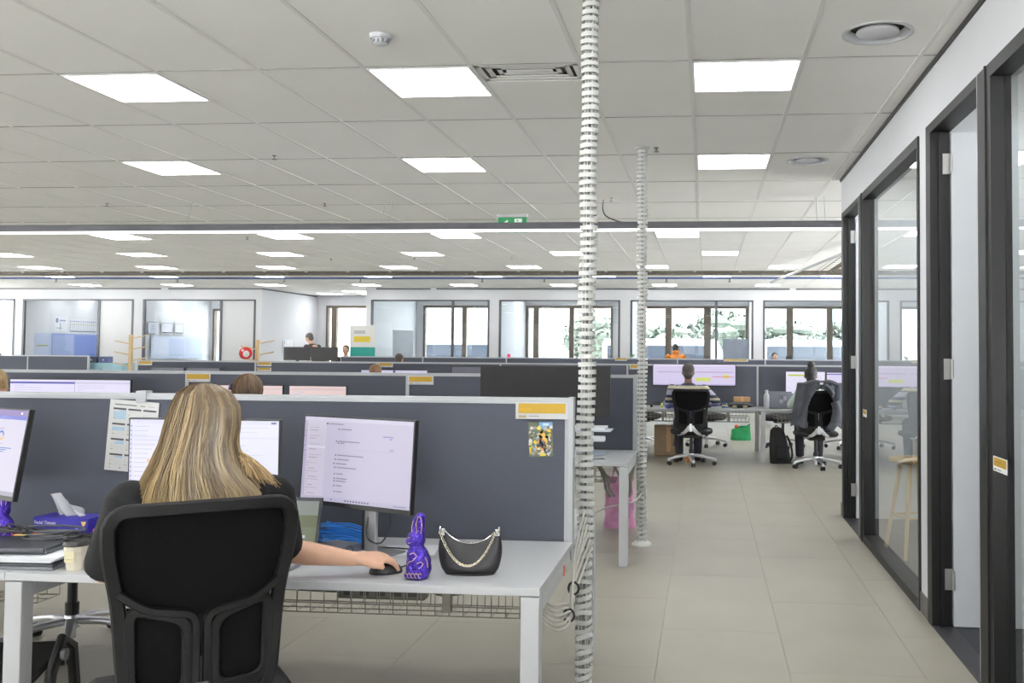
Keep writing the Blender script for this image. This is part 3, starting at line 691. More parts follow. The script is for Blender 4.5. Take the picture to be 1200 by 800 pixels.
def monitor(label, c, wd, ht, rz, ui, tilt=0, group=None, base=True, lit=True, standz=TH, bezel=.006, stand_x=0, roll=0, standm=None):
    """c = centre of the panel; it faces -Y before turning by rz"""
    t = thing('monitor', label, 'monitor', (c[0], c[1], standz), rz, group); z = c[2]-standz
    M = Matrix.Translation((0, 0, z)) @ Matrix.Rotation(-tilt, 4, 'X') @ Matrix.Rotation(roll, 4, 'Y')
    p = MB().box(-wd/2, wd/2, -.008, .012, -ht/2, ht/2, bev=.002).build('panel', BLACK, t); p.matrix_local = M
    q = MB().box(-wd*.3, wd*.3, .01, .035, -ht*.3, ht*.25, bev=.006).build('rear_housing', BLACK, t); q.matrix_local = M
    if lit:
        d = flatprint(wd-2*bezel, ht-bezel-.018, ui, .00015).build('display', SCREEN, t); d.matrix_local = M @ Matrix.Translation((-wd/2+bezel, -.0086, -ht/2+.018))
    sm = standm or SILV
    if base:
        MB().box(stand_x-.028, stand_x+.028, .035, .05, .0, z, bev=.003).build('stand', sm, t)
        MB().box(stand_x-.12, stand_x+.12, -.08, .1, 0, .008, bev=.003).build('foot', GREYP if not standm else standm, t)
        MB().box(stand_x-.034, stand_x-.028, .03, .052, 0, z).build('stand_edge', BLACK, t)
    return t
monitor('large lit monitor behind the blonde hair, chat-free page', (-1.83, 3.32, 1.005), .58, .355, 0, ui_doc(), .0, stand_x=.0)
monitor('turned monitor with a message list, left of the purple rabbit', (-1.285, 3.40, 1.020), .555, .335, R(-24), ui_chat(), .06, stand_x=.035)
monitor('monitor with ring chart at the left picture edge', (-2.735, 3.36, 1.045), .56, .335, R(-24), ui_dash(), .16)
t = monitor('switched-off wide dark monitor on the second row', (-1.175, 6.83, 1.14), .96, .37, 0, None, 0, lit=False, standm=mat('pale_blue_metal', (186, 200, 214), .4), stand_x=.32)
for x, w_, l, ui in ((-5.11, .54, 'lit monitor beside the blonde head at the left edge, second row', ui_plain(1)), (-4.62, .46, 'lit monitor right of its twin at the far left of the second row', ui_plain(2, (200, 196, 226))),
                     (-3.43, .5, 'pinkish lit monitor behind the brown-haired head, second row', ui_plain(3, (214, 188, 190), (226, 200, 198))), (-2.91, .45, 'pinkish lit monitor right of the brown-haired head', ui_plain(4, (214, 188, 190), (226, 200, 198)))):
    monitor(l, (x, 6.88, 1.03 if x < -4 else 1.0), w_, .33, 0, ui)
monitor('wide monitor with a yellow-marked table before the man in stripes', (-.17, 12.98, 1.115), 1.14, .31, 0, ui_sheet(1), bezel=.01)
monitor('left monitor before the woman with the bun', (1.33, 12.95, 1.02), .53, .32, 0, [(0, 0, 1, 1, (232, 228, 248)), (.05, .8, .6, .88, (190, 200, 90))]+[(.05, .74-.09*k, .9, .752-.09*k, (196, 196, 210)) for k in range(8)])
monitor('right monitor before the woman with the bun, purple banded', (1.86, 12.95, 1.02), .5, .3, 0, ui_plain(5, (96, 76, 190)))
for x, l, m_ in ((-4.62, 'left of the two tiny lit monitors on the third row', 1), (-4.13, 'right of the two tiny lit monitors on the third row', 1)):
    monitor(l, (x, 12.95, 1.03), .47, .24, 0, ui_plain(6 if x < -4.5 else 7, (180, 176, 210)))
GM = mat('grey_monitor_face', (92, 92, 102), .4)
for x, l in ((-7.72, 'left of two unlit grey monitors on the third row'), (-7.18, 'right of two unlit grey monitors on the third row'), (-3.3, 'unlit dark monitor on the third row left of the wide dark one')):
    monitor(l, (x, 12.95, 1.02 if x < -5 else 1.07), .5, .28, 0, [(0, 0, 1, 1, (88, 88, 100))])  # switched-off faces, drawn with an even grey glow of their own

# ------------------------------------------------------------------ office chair
CH_FAB = mat('black_mesh_fabric', (9, 9, 10), .9, var=.2, scale=400, bump=.5, bscale=900); CH_FR = mat('chair_frame_plastic', (8, 8, 9), .55, var=.05, scale=30, bump=.08, bscale=300)
for m_, v_ in ((CH_FAB, .15), (CH_FR, .3)): m_.node_tree.nodes['Principled BSDF'].inputs['Specular IOR Level'].default_value = v_
def backy(x, z): return -.235-.10*max(0, z-.72)**1.15*1.6+.02*math.sin((z-.5)*5)-.0+.35*x*x*(.6+z-.5)
def bp(x, z, off=0): return (x*.875, backy(x, z)+off, z)
CWX = .90
def make_chair(label):
    t = thing('office_chair', label, 'chair', (0, 0, 0))
    # back frame
    o2 = [(-.262, 1.045), (.262, 1.045), (.268, .93), (.232, .78), (.222, .66), (.205, .52), (.0, .5), (-.205, .52), (-.222, .66), (-.232, .78), (-.268, .93)]
    path = fillet([Vector((x, 0, z)) for x, z in o2], [.075, .075, .1, .1, .1, .06, .02, .06, .1, .1, .1], 6)
    MB().band([bp(p[0]*.955, p[2]-.0 if p[2] < 1 else p[2]-.018) for p in path], .036, .024, closed=True).build('back_frame', CH_FR, t, smooth=35)
    b = MB()
    for s in (-1, 1):
        pth = fillet([Vector(p) for p in ((s*.225, 0, .815), (s*.15, 0, .765), (s*.016, 0, .745), (s*.016, 0, .53))], [0, .04, .03, 0], 6, closed=False)
        b.band([bp(p[0], p[2], -.003) for p in pth], .022, .024)
    b.build('cross_member', CH_FR, t, smooth=35)
    def inner(x, z): return x
    def hw(z):
        pts = [(.5, .2), (.52, .205), (.66, .222), (.78, .232), (.93, .262), (1.03, .252), (1.045, .2)]
        for (a, va), (c, vc) in zip(pts, pts[1:]):
            if a <= z <= c: return va+(vc-va)*(z-a)/(c-a)
        return .2
    def fn(u, v):
        z = .745+v*.285; x = (u*2-1)*hw(z)*.955; ax = abs(x)
        zb = .738+.02*min(ax, .13)/.13+.052*max(0, ax-.13)/.09; z2 = zb+(1.03-zb)*v
        return bp(x, z2, .012)
    MB().grid(fn, 14, 10).build('mesh_back', CH_FAB, t, smooth=True)
    for s in (-1, 1):
        rp_ = fillet([Vector(p) for p in ((s*.036, 0, .73), (s*.195, 0, .775), (s*.188, 0, .56), (s*.036, 0, .55))], .045, 6)
        MB().band([bp(p[0], p[2], .0) for p in rp_], .03, .018, closed=True).build('lumbar_frame', CH_FR, t, smooth=35)
        def f2(u, v, s=s):
            x = s*(.03+.17*u); z = .55+v*(.195+.03*u); return bp(x, z, .012-.012*math.sin(PI*u)*math.sin(PI*v))
        MB().grid(f2, 8, 8).build('lumbar_pad', CH_FAB, t, smooth=True)
    # seat
    b = MB(); prof = []
    def sf(u, v):
        a = u*2*PI; rr = [0, .6, .93, 1, 1, .93, 0][v_i]; return None
    lay = [(.0, .505), (.7, .502), (.93, .49), (1.0, .465), (.98, .44), (.9, .425), (0, .42)]
    n = 36; vv = []
    for s_, z in lay:
        for k in range(n):
            a = 2*PI*k/n; cx = math.copysign(abs(math.cos(a))**.55, math.cos(a))*.272; cy = math.copysign(abs(math.sin(a))**.55, math.sin(a))*.25
            vv.append((cx*s_, cy*s_+.015, z-(.02 if cy*s_ > .2 else 0)))
    ff = [(i*n+k, i*n+(k+1) % n, (i+1)*n+(k+1) % n, (i+1)*n+k) for i in range(len(lay)-1) for k in range(n)]
    b.add(vv, ff).build('seat', mat('black_seat_fabric', (26, 26, 29), .9, bump=.4, bscale=500), t, smooth=True)
    b = MB(); b.box(-.1, .1, -.12, .12, .37, .42, bev=.015); b.cyl((0, 0, .2), (0, 0, .38), .022, n=14); b.build('mechanism', BLACK, t)
    # silver Y bracket
    b = MB()
    for s in (-1, 1):
        b.band([bp(s*x, z, o_) for x, z, o_ in ((.018, .545, -.028), (.03, .51, -.028), (.10, .45, -.01), (.16, .425, .05), (.19, .42, .12))], [.05, .055, .04, .035, .03], .022)
    b.band([bp(0, .575, -.028), bp(0, .52, -.03), bp(0, .47, -.03)], [.03, .06, .03], .024); b.build('back_bracket', SILV, t, smooth=35)
    # base
    b = MB(); b.lathe([(.0, .155), (.03, .155), (.036, .14), (.038, .09), (0, .088)][::-1], 18); b.cyl((0, 0, .04), (0, 0, .09), .02, n=12)
    b.build('hub', SILV, t, smooth=True); MB().cyl((0, 0, .15), (0, 0, .21), .031, n=16).build('gas_column', BLACK, t)
    for k in range(5):
        a = -PI/2+.12+k*2*PI/5; d = Vector((math.cos(a), math.sin(a), 0)); q = Vector((-d.y, d.x, 0))
        b = MB(); b.band([d*.02+Vector((0, 0, .125)), d*.14+Vector((0, 0, .118)), d*.26+Vector((0, 0, .095)), d*.315+Vector((0, 0, .08))], [.05, .042, .034, .03], .03, N=(0, 0, 1))
        b.cyl(d*.312+Vector((0, 0, .055)), d*.312+Vector((0, 0, .092)), .017, n=10); b.build('base_arm', SILV, t, smooth=35)
        b = MB(); c = d*.312
        for s in (-1, 1): b.cyl(c+q*(s*.004)+d*-.012+Vector((0, 0, .027)), c+q*(s*.026)+d*-.012+Vector((0, 0, .027)), .027, n=16)
        b.box(-.012, .012, -.02, .02, .03, .058, M=Matrix.Translation(c)); b.build('caster', BLACK, t)
    return t
def backpt(): pass
ch0 = make_chair('black mesh-backed office chair nearest the camera, under the blonde woman')
ch0.location = (-1.452, 2.575, 0); ch0.rotation_euler = (0, 0, .64)
dup(ch0, (-3.05, 4.35, 0), PI-.2, 'empty office chair behind the left front desk, its silver base showing')
cman = dup(ch0, (-.19, 12.12, 0), -.02, 'office chair of the man in the striped top')
cbun = dup(ch0, (1.36, 12.0, 0), .05, 'office chair with the dark jacket hung over it')
for o in (cman, cbun): o.scale = (1, 1, .93)
dup(ch0, (-3.0, 5.82, 0), 0, 'office chair under the brown-haired person, second row'); dup(ch0, (-4.72, 5.82, 0), 0, 'office chair under the blond person at the left edge')
dup(ch0, (-.95, 14.4, 0), PI, 'office chair behind the third row, left of the man in stripes'); dup(ch0, (.0, 14.5, 0), PI+.5, 'office chair seen under the desk of the man in stripes'); dup(ch0, (1.15, 14.45, 0), PI-.6, 'office chair behind the black backpack'); dup(ch0, (2.1, 14.5, 0), PI, 'office chair behind the woman with the bun')
dup(ch0, (-4.4, 12.05, 0), 0, 'office chair of the person at the small lit monitors')

# ------------------------------------------------------------------ people
def head_prims(c, s=1.0, look=None):
    """face towards +Y before 'look' (a 3x3) turns it; skull, jaw, nose, brow, lips, ears"""
    L = look or Matrix.Identity(3); c = Vector(c)
    P = lambda x, y, z: c+L @ (Vector((x, y, z))*s)
    e = [('s', P(0, -.008, .028), (.073*s, .092*s, .085*s), L), ('s', P(0, .018, -.035), (.056*s, .066*s, .075*s), L), ('s', P(0, .05, -.085), (.028*s, .028*s, .022*s), L),
         ('c', P(0, .083, .018), P(0, .100, -.018), .009*s, .014*s), ('s', P(0, .082, .032), (.045*s, .012*s, .012*s), L), ('s', P(0, .083, -.052), (.024*s, .011*s, .008*s), L), ('s', P(0, .080, -.064), (.021*s, .012*s, .008*s), L)]
    for q in (-1, 1):
        e += [('s', P(q*.074, -.012, -.008), (.010*s, .02*s, .031*s), L), ('s', P(q*.04, .06, -.012), (.024*s, .022*s, .022*s), L)]
    return e
def eyes(parent, c, s=1.0, look=None, m=None):
    L = look or Matrix.Identity(3); c = Vector(c); b = MB()
    for q in (-1, 1): b.ball(c+L @ (Vector((q*.031, .078, .008))*s), .0115*s, 10, 8)
    b.build('eyes', mat('eye_white', (226, 222, 216), .3), parent, smooth=True)
    b = MB()
    for q in (-1, 1): b.ball(c+L @ (Vector((q*.031, .0865, .008))*s), .0055*s, 8, 6)
    b.build('pupils', BLACK, parent, smooth=True)
def hand_prims(w, d, up, side, curl=.5, s=1.0, right=1):
    """palm from wrist w along d; thumb on the 'side' direction; five separate fingers"""
    w, d, up, side = Vector(w), Vector(d).normalized(), Vector(up).normalized(), Vector(side).normalized()
    e = [('c', w, w+d*.03*s, .023*s, .025*s)]
    for k in range(4):
        o = (k-1.5)*.019*s; e.append(('c', w+d*.02*s-side*o*.8, w+d*.082*s-side*o, .015*s, .0125*s))
    for k, ln in enumerate((.072, .08, .075, .058)):   # index .. little, index nearest the thumb
        o = (k-1.5)*.0205*s; p0 = w+d*.084*s-side*o; dd = d.copy(); a = 0; segs = (.45, .3, .25); r = .0098*s
        for i_, sg in enumerate(segs):
            a += curl*(.55 if i_ == 0 else .75); q = d*math.cos(a)-up*math.sin(a); p1 = p0+q*(ln*sg*s); e.append(('c', p0, p1, r, r*.92)); p0 = p1; r *= .93
    t0 = w+d*.025*s+side*.026*s; t1 = t0+(d*.7+side*.55-up*.2).normalized()*.038*s; t2 = t1+(d*.95+side*.1-up*.25).normalized()*.03*s
    e += [('c', t0, t1, .0145*s, .012*s), ('c', t1, t2, .0115*s, .010*s)]
    return e
def person(label, loc, rz, top, topm, skin, hairm, pose, legm=DARKTR, vox=.009, sleeve=.55, hair='short', look=None, group=None, seated=True, hairfn=None, face=True, hs=1.0, collar=None):
    t = thing('person', label, 'person', loc, rz, group); T = top
    d = dict(pel=(0, 0, .55), chest=(0, .03, .9), neck=(0, .035, 1.07), head=(0, .06, 1.215), shw=.175)
    d.update(pose)
    V = lambda k: Vector(d[k])
    pel, chest, neck, head = V('pel'), V('chest'), V('neck'), V('head'); sw = d['shw']
    # skin body: head, neck, torso core, arms, hands, legs as one surface
    pr = head_prims(head, hs, look)
    pr += [('c', neck+Vector((0, -.005, -.03)), head+Vector((0, -.012, -.05)), .05, .047)]
    tor = [(pel+Vector((0, 0, -.09)), .15, .105), (pel, .165, .12), (pel+(chest-pel)*.5, .13, .095), (chest, .145, .105), (chest+(neck-chest)*.6, .14, .085), (neck, .055, .05)]
    pr.append(('l', tor))
    arms = []
    for s, k in ((-1, 'L'), (1, 'R')):
        sh = Vector((s*sw, neck.y-.01, neck.z-.072)); el = V('el'+k); wr = V('wr'+k); arms.append((sh, el, wr))
        pr += [('c', sh, el, .047, .037), ('c', el, el+(wr-el)*.35, .038, .039), ('c', el+(wr-el)*.35, wr, .039, .024), ('s', sh, (.052, .052, .05))]
        hd = d.get('hand'+k) or (wr-el).normalized(); up = d.get('up'+k, (0, 0, 1)); side = Vector(up).cross(Vector(hd))*(1 if s > 0 else -1)
        side = -side if s > 0 else -side
        pr += hand_prims(wr, hd, up, side, d.get('curl', .5))
    legs = []
    for s, k in ((-1, 'L'), (1, 'R')):
        hip = pel+Vector((s*.09, 0, -.06)); kn = Vector(d.get('kn'+k, (s*.13, .42, .52))); an = Vector(d.get('an'+k, (s*.12, .40, .09))); legs.append((hip, kn, an))
        pr += [('c', hip, kn, .08, .055), ('c', kn, an, .052, .035), ('c', an+Vector((0, 0, -.04)), an+Vector((0, .14, -.055)), .035, .028)]
    blob('body', pr, vox, skin, t)
    # clothes
    pr = [('l', [(pel+Vector((0, -.0, -.08)), .178, .13), (pel+Vector((0, 0, .05)), .17, .125), (pel+(chest-pel)*.6, .155, .115), (chest, .172, .125), (chest+(neck-chest)*.55, sw*.97, .11), (neck+Vector((0, 0, -.06)), sw*.93, .09), (neck+Vector((0, 0, -.035)), sw*.66, .08), (neck+Vector((0, 0, -.018)), .09, .07), (neck+Vector((0, 0, .005)), .064, .058)])]
    for sh, el, wr in arms:
        e_ = sh+(el-sh)*min(1, sleeve*2) if sleeve <= .5 else el
        pr += [('s', sh, (.064, .062, .06)), ('f', sh, e_, d.get('slr', .063)*.97, d.get('slr', .063)*.93)]
        if sleeve > .5:
            w2 = el+(wr-el)*min(1, (sleeve-.5)*2); pr += [('s', el, .052), ('f', el, w2, .052, .04 if sleeve > .8 else .048)]
    blob('top', pr, max(vox, .009), topm, t, 5)
    pr = [('l', [(pel+Vector((0, .01, -.12)), .185, .14), (pel+Vector((0, 0, -.02)), .192, .14), (pel+Vector((0, 0, .07)), .165, .12)])]
    for hip, kn, an in legs: pr += [('c', hip+Vector((0, -.02, -.01)), kn, .098, .07), ('f', kn, an, .066, .055), ('s', kn, .07)]
    blob('trousers', pr, .012, legm, t, 5)
    b = MB()
    for hip, kn, an in legs: b.box(an.x-.045, an.x+.045, an.y-.08, an.y+.19, .0 if seated else 0, .075, bev=.025)
    b.build('shoes', BLACK, t, smooth=True)
    L = look or Matrix.Identity(3)
    if hair == 'short':
        P = lambda x, y, z: head+L @ (Vector((x, y, z))*hs)
        pr = [('s', P(0, -.022, .043), (.081*hs, .095*hs, .082*hs), L), ('s', P(0, -.05, -.015), (.068*hs, .058*hs, .07*hs), L)]
        blob('hair', pr, .008, hairm, t, 2)
    if hairfn: hairfn(t, head, L)
    if face: eyes(t, head, hs, look)
    return t

# blonde woman in front: hair is strands over an inner shell
HM = bpy.data.materials.new('blonde_hair'); HM.use_nodes = True
_n = HM.node_tree; _b = _n.nodes['Principled BSDF']; _a = _n.nodes.new('ShaderNodeAttribute'); _a.attribute_name = 'Col'
_n.links.new(_a.outputs['Color'], _b.inputs['Base Color']); _b.inputs['Roughness'].default_value = .38; _b.inputs['Specular IOR Level'].default_value = .6
def blonde(t, head, L):
    hx, hy, hz = head
    # (z, centre x, centre y, rx, ry)
    K = [(1.338, -.010, -.005, .012, .012), (1.332, -.008, -.008, .04, .045), (1.312, -.005, -.012, .072, .085), (1.27, 0, -.018, .092, .104), (1.22, -.006, -.026, .100, .104), (1.16, -.016, -.03, .103, .098), (1.11, -.020, -.035, .117, .092), (1.06, -.012, -.05, .148, .085), (1.02, .0, -.06, .175, .082), (.96, .0, -.065, .185, .08), (.90, .0, -.065, .18, .075)]
    def env(z):
        z = max(K[-1][0], min(K[0][0], z))
        for a, c in zip(K, K[1:]):
            if c[0] <= z <= a[0]:
                u = (a[0]-z)/(a[0]-c[0]); return [a[i]+(c[i]-a[i])*u for i in range(1, 5)]
        return K[-1][1:]
    dz = hz-1.225
    def pt(z, a, k=1.0):
        cx, cy, rx, ry = env(z); return Vector((hx+cx+math.sin(a)*rx*k, hy+cy-math.cos(a)*ry*k*(1 if math.cos(a) > 0 else .35), z+dz))
    def shell(u, v):
        a = (u*2-1)*R(112); z = 1.338-(1.338-.90)*v**1.3; p = pt(z, a, .93); return p
    MB().grid(shell, 40, 26, col=(96, 74, 50)).build('hair_underlayer', HM, t, smooth=80)
    rnd = random.Random(12); b = MB()
    for i in range(1500):
        a0 = rnd.uniform(-1, 1); a = math.copysign(abs(a0)**.95, a0)*R(108); zend = rnd.uniform(.905, .97) if abs(a0) < .9 else rnd.uniform(.93, 1.04)
        z0 = 1.338-rnd.random()**2.2*.06; ph = rnd.uniform(0, 6.3); amp = rnd.uniform(.002, .009); k0 = rnd.uniform(.94, 1.035); dr = rnd.uniform(-.10, .10)
        path = []; rr = []
        part = R(8)
        lock = round(a*9)/9
        for s in range(15):
            u = s/14; z = z0-(z0-zend)*u**1.15
            ang = a+(lock-a)*.55*u+dr*u*u+amp*9*u*math.sin(ph+u*7)
            p = pt(z, ang, k0+.03*math.sin(ph*2+u*5)*u); p.x += amp*u*math.sin(ph+u*9); path.append(p); rr.append(.0019*(1-.55*u)+.0004)
        f = rnd.random(); g = .5+.5*math.sin(lock*14+1); f = .55*f+.45*g
        c0, c1 = (92, 76, 56), (212, 188, 142)
        if abs(a-part) < .3 and rnd.random() < .6: f *= .4
        b_ = len(b.v); b.tube(path, rr, 3, caps=False, col=None)
        nf = len(path)-1
        for s in range(nf):
            u = s/nf; q = min(1, max(0, f*.8+u*.5-.26)); cc = tuple(c0[j]+(c1[j]-c0[j])*q for j in range(3))
            for e in range(3): b.c[len(b.c)-nf*3+s*3+e] = cc
    # lock drawn forward over the right shoulder
    for i in range(330):
        u0 = rnd.random(); p0 = pt(1.27-.1*rnd.random(), R(60+40*u0)); q0 = rnd.random()**.7; e = Vector((hx+.10+.105*q0+rnd.uniform(-.01, .01), hy-.105+.06*u0+rnd.uniform(-.01, .01), 1.085-.05*q0+dz+rnd.uniform(-.015, .012)))
        m_ = Vector((hx+.085+rnd.uniform(-.012, .012), hy-.055+.05*u0, 1.135+dz+rnd.uniform(-.012, .008))); m2 = (m_+e)/2+Vector((.006, -.01, .010)); path = spline([p0, m_, m2, e], 5); n_ = len(path)
        q = rnd.random(); cc = tuple((112, 88, 58)[j]+((214, 184, 130)[j]-(112, 88, 58)[j])*q for j in range(3))
        b.tube(path, [.0018*(1-.6*k/n_) for k in range(n_)], 3, caps=False, col=cc)
    o = b.build('hair_strands', HM, t, smooth=80); o['kind'] = 'stuff'
lk = Matrix.Rotation(R(6), 3, 'Z')
pw = person('woman seen from behind with long loose blonde hair and a black t-shirt', (-1.457, 2.64, 0), .48, None, TEE, SKIN, None,
            dict(pel=(0, -.05, .55), chest=(0, .01, .88), neck=(-.0, .03, 1.075), head=(.0, .07, 1.222), shw=.188, slr=.070,
                 elR=(.236, .262, .785), wrR=(.455, .226, .748), handR=(.99, .09, -.02), upR=(0, -.15, 1), elL=(-.277, .269, .76), wrL=(-.14, .48, .735), handL=(.6, .8, 0), curl=.50),
            legm=JEANS, vox=.0055, sleeve=.46, hair=None, look=lk, hairfn=blonde)
# man in the striped top
def stripes(name, cols, axis='Z', sc=1.0):
    m = bpy.data.materials.new(name); m.use_nodes = True; n = m.node_tree; b = n.nodes['Principled BSDF']; b.inputs['Roughness'].default_value = .9
    tc = n.nodes.new('ShaderNodeTexCoord'); sx = n.nodes.new('ShaderNodeSeparateXYZ'); n.links.new(tc.outputs['Object'], sx.inputs[0])
    mr = n.nodes.new('ShaderNodeMapRange'); mr.inputs[1].default_value = .55; mr.inputs[2].default_value = 1.1; n.links.new(sx.outputs[axis], mr.inputs[0])
    cr = n.nodes.new('ShaderNodeValToRGB'); cr.color_ramp.interpolation = 'CONSTANT'
    el = cr.color_ramp.elements; el[0].position = 0; el[0].color = lin(cols[0][1])+(1,); el[1].position = cols[1][0]; el[1].color = lin(cols[1][1])+(1,)
    for p, c in cols[2:]: e = el.new(p); e.color = lin(c)+(1,)
    n.links.new(mr.outputs[0], cr.inputs[0]); n.links.new(cr.outputs[0], b.inputs['Base Color']); return m
NAVY, CREAM, LBL, PER = (48, 52, 74), (190, 184, 160), (176, 178, 196), (112, 124, 190)
STR = stripes('striped_knit', [(0, PER), (.26, PER), (.36, LBL), (.40, NAVY), (.47, CREAM), (.53, NAVY), (.60, LBL), (.70, LBL), (.72, NAVY), (.75, CREAM), (.82, NAVY)])
HSH = mat('dark_short_hair', (74, 68, 64), .8, bump=.4, bscale=200); HBLK = mat('black_hair', (30, 28, 30), .6, bump=.3, bscale=150)
person('man in a striped top seated at the third row, back to the camera', (-.235, 12.15, 0), 0, None, STR, SKIND, HSH,
       dict(pel=(0, -.02, .55), chest=(0, .02, .86), neck=(.0, .04, 1.03), head=(.0, .07, 1.165), shw=.205, elR=(.37, .20, .78), wrR=(.30, .45, .745), elL=(-.26, .2, .74), wrL=(-.12, .45, .745)), sleeve=.95, vox=.01)
TEAL = mat('white_green_top', (196, 214, 206), .9)
def bun(t, head, L):
    blob('hair', [('s', head+Vector((0, -.02, .04)), (.083, .098, .088)), ('s', head+Vector((0, -.06, -.02)), (.06, .05, .06)), ('s', head+Vector((0, -.045, .145)), (.05, .048, .042))], .008, HBLK, t, 2)
person('woman with a dark bun seated at the third row, back to the camera', (1.33, 12.06, 0), 0, None, TEAL, SKIND, HBLK,
       dict(pel=(0, -.02, .55), chest=(0, .02, .86), neck=(.0, .03, 1.0), head=(-.02, .05, 1.14), shw=.16, elR=(.25, .2, .76), wrR=(.18, .45, .735), elL=(-.25, .2, .76), wrL=(-.18, .45, .735)), sleeve=.6, hair=None, hairfn=bun, vox=.01)
BRN = mat('brown_hair', (112, 92, 74), .6, bump=.5, bscale=120); BLO = mat('pale_blond_hair', (176, 148, 104), .6, bump=.4, bscale=120)
SH = dict(elR=(.24, .2, .74), wrR=(.16, .45, .735), elL=(-.24, .2, .74), wrL=(-.16, .45, .735))
def strand_cap(t, head, c0, c1, seed, n=420, k=1.0):
    rn = random.Random(seed); b = MB()
    for i in range(n):
        a = rn.uniform(0, 2*PI); d = rn.uniform(.93, 1.05)*k; ph = rn.uniform(0, 6); P = []
        for s in range(8):
            e = (.06+s/7*(1.9 if math.sin(a) < .35 else 1.2)); w_ = .05*math.sin(ph+s*.7)
            P.append(Vector((head.x+math.sin(e)*math.cos(a+w_)*.091*d, head.y-.018+math.sin(e)*math.sin(a+w_)*.105*d, head.z+.03+math.cos(e)*.097*d)))
        q = rn.random(); b.tube(P, .0022, 3, caps=False, col=tuple(c0[j]+(c1[j]-c0[j])*q for j in range(3)))
    o = b.build('hair_strands', HM, t, smooth=80); o['kind'] = 'stuff'
def brown(t, head, L):
    strand_cap(t, head, (84, 66, 50), (150, 124, 96), 3)
    blob('hair', [('s', head+Vector((0, -.02, .04)), (.088, .10, .085)), ('s', head+Vector((0, -.06, -.02)), (.075, .06, .08))], .008, BRN, t, 2)
    b = MB().box(-.03, .03, -.012, .012, -.02, .02, bev=.006); b.build('hair_clip', mat('dark_blue_clip', (48, 58, 92), .4), t, loc=(head.x-.075, head.y-.06, head.z+.04), rot=(0, .3, .7))
person('brown-haired person with a dark blue hair clip, head over the nearest screen', (-2.985, 5.9, 0), 0, None, mat('plain_dark_top', (60, 62, 70), .9), SKIN, BRN, dict(head=(0, .05, 1.145), neck=(0, .03, 1.0), chest=(0, .02, .85), **SH), hair=None, hairfn=brown, vox=.012, sleeve=.9)
person('person with pale blond hair at the left edge, second row', (-4.775, 5.9, 0), 0, None, mat('plain_light_top', (176, 170, 164), .9), SKIN, BLO, dict(head=(0, .05, 1.17), neck=(0, .03, 1.02), chest=(0, .02, .87), **SH), vox=.012, sleeve=.9, hairfn=lambda t, h, L: strand_cap(t, h, (150, 122, 80), (206, 178, 132), 5))
person('person with reddish brown hair at the small lit monitors, third row', (-4.39, 12.2, 0), 0, None, mat('beige_top', (170, 160, 150), .9), SKIN, mat('reddish_hair', (130, 96, 66), .6), dict(head=(0, .05, 1.12), neck=(0, .03, .975), chest=(0, .02, .83), **SH), vox=.014, sleeve=.9)
person('dark-haired person far back below the bright double window', (-6.1, 18.3, 0), 0, None, DARKTR, SKIN, mat('dark_brown_hair', (72, 62, 54), .6), dict(head=(0, .05, 1.24), neck=(0, .03, 1.09), **SH), vox=.016, sleeve=.9)
HIV = mat('orange_work_jacket', (238, 140, 44), .8)
def hood(t, head, L): blob('hood', [('s', head+Vector((0, -.07, -.1)), (.1, .06, .07))], .014, HIV, t, 2)
STAND = dict(pel=(0, 0, .86), chest=(0, .03, 1.2), neck=(0, .06, 1.38), head=(0, .11, 1.51), shw=.2, elR=(.30, .1, 1.12), wrR=(.25, .3, 1.0), elL=(-.30, .1, 1.12), wrL=(-.25, .3, 1.0), knL=(-.1, .02, .48), knR=(.1, .02, .48), anL=(-.1, -.02, .09), anR=(.1, -.02, .09))
t = person('person in an orange work jacket in the meeting room below the trees', (-.78, 24.4, 0), .3, None, HIV, SKIND, HSH, STAND, vox=.014, sleeve=.95, seated=False, hairfn=hood)
MB().box(-.012, .012, -.005, .005, -.18, .1).build('reflective_strip', mat('silver_tape', (206, 208, 214), .3), t, loc=(.0, -.118, 1.27))
STAND2 = dict(STAND); STAND2.update(pel=(0, 0, .98), chest=(0, .12, 1.36), neck=(0, .24, 1.56), head=(0, .33, 1.69), elR=(.27, .25, 1.3), wrR=(.2, .45, 1.2), elL=(-.27, .25, 1.3), wrL=(-.2, .45, 1.2), knL=(-.1, .03, .5), knR=(.1, .03, .5))
person('man standing and looking down at the far dark monitors on the left', (-9.0, 21.35, 0), 1.25, None, mat('dark_brown_jumper', (66, 62, 62), .9), SKIN, mat('grey_brown_hair', (96, 90, 88), .7), STAND2, vox=.014, sleeve=.95, seated=False, look=Matrix.Rotation(-.45, 3, 'X'))
person('person seated at the far dark monitors, only the hair showing', (-8.62, 22.0, 0), PI, None, DARKTR, SKIN, mat('mid_brown_hair', (120, 104, 90), .7), dict(head=(0, .05, 1.42), neck=(0, .03, 1.27), chest=(0, .02, 1.1), pel=(0, 0, .74), knL=(-.13, .42, .72), knR=(.13, .42, .72), elR=(.24, .2, .95), wrR=(.16, .45, .95), elL=(-.24, .2, .95), wrL=(-.16, .45, .95)), vox=.014, sleeve=.9)
SIT2 = dict(pel=(0, 0, .6), neck=(0, .03, 1.14), chest=(0, .02, .95), head=(0, .06, 1.30), **SH)
person('black-haired person facing the camera in the far right meeting room', (1.78, 25.3, 0), PI+.2, None, DARKTR, SKIN, HBLK, SIT2, vox=.012, sleeve=.9)
SIT3 = dict(SIT2); SIT3['head'] = (0, .06, 1.235); SIT3['neck'] = (0, .03, 1.08)
person('person with very short dark hair beside the facing one in the far right room', (2.08, 24.2, 0), 0, None, DARKTR, SKIND, HBLK, SIT3, vox=.012, sleeve=.9)
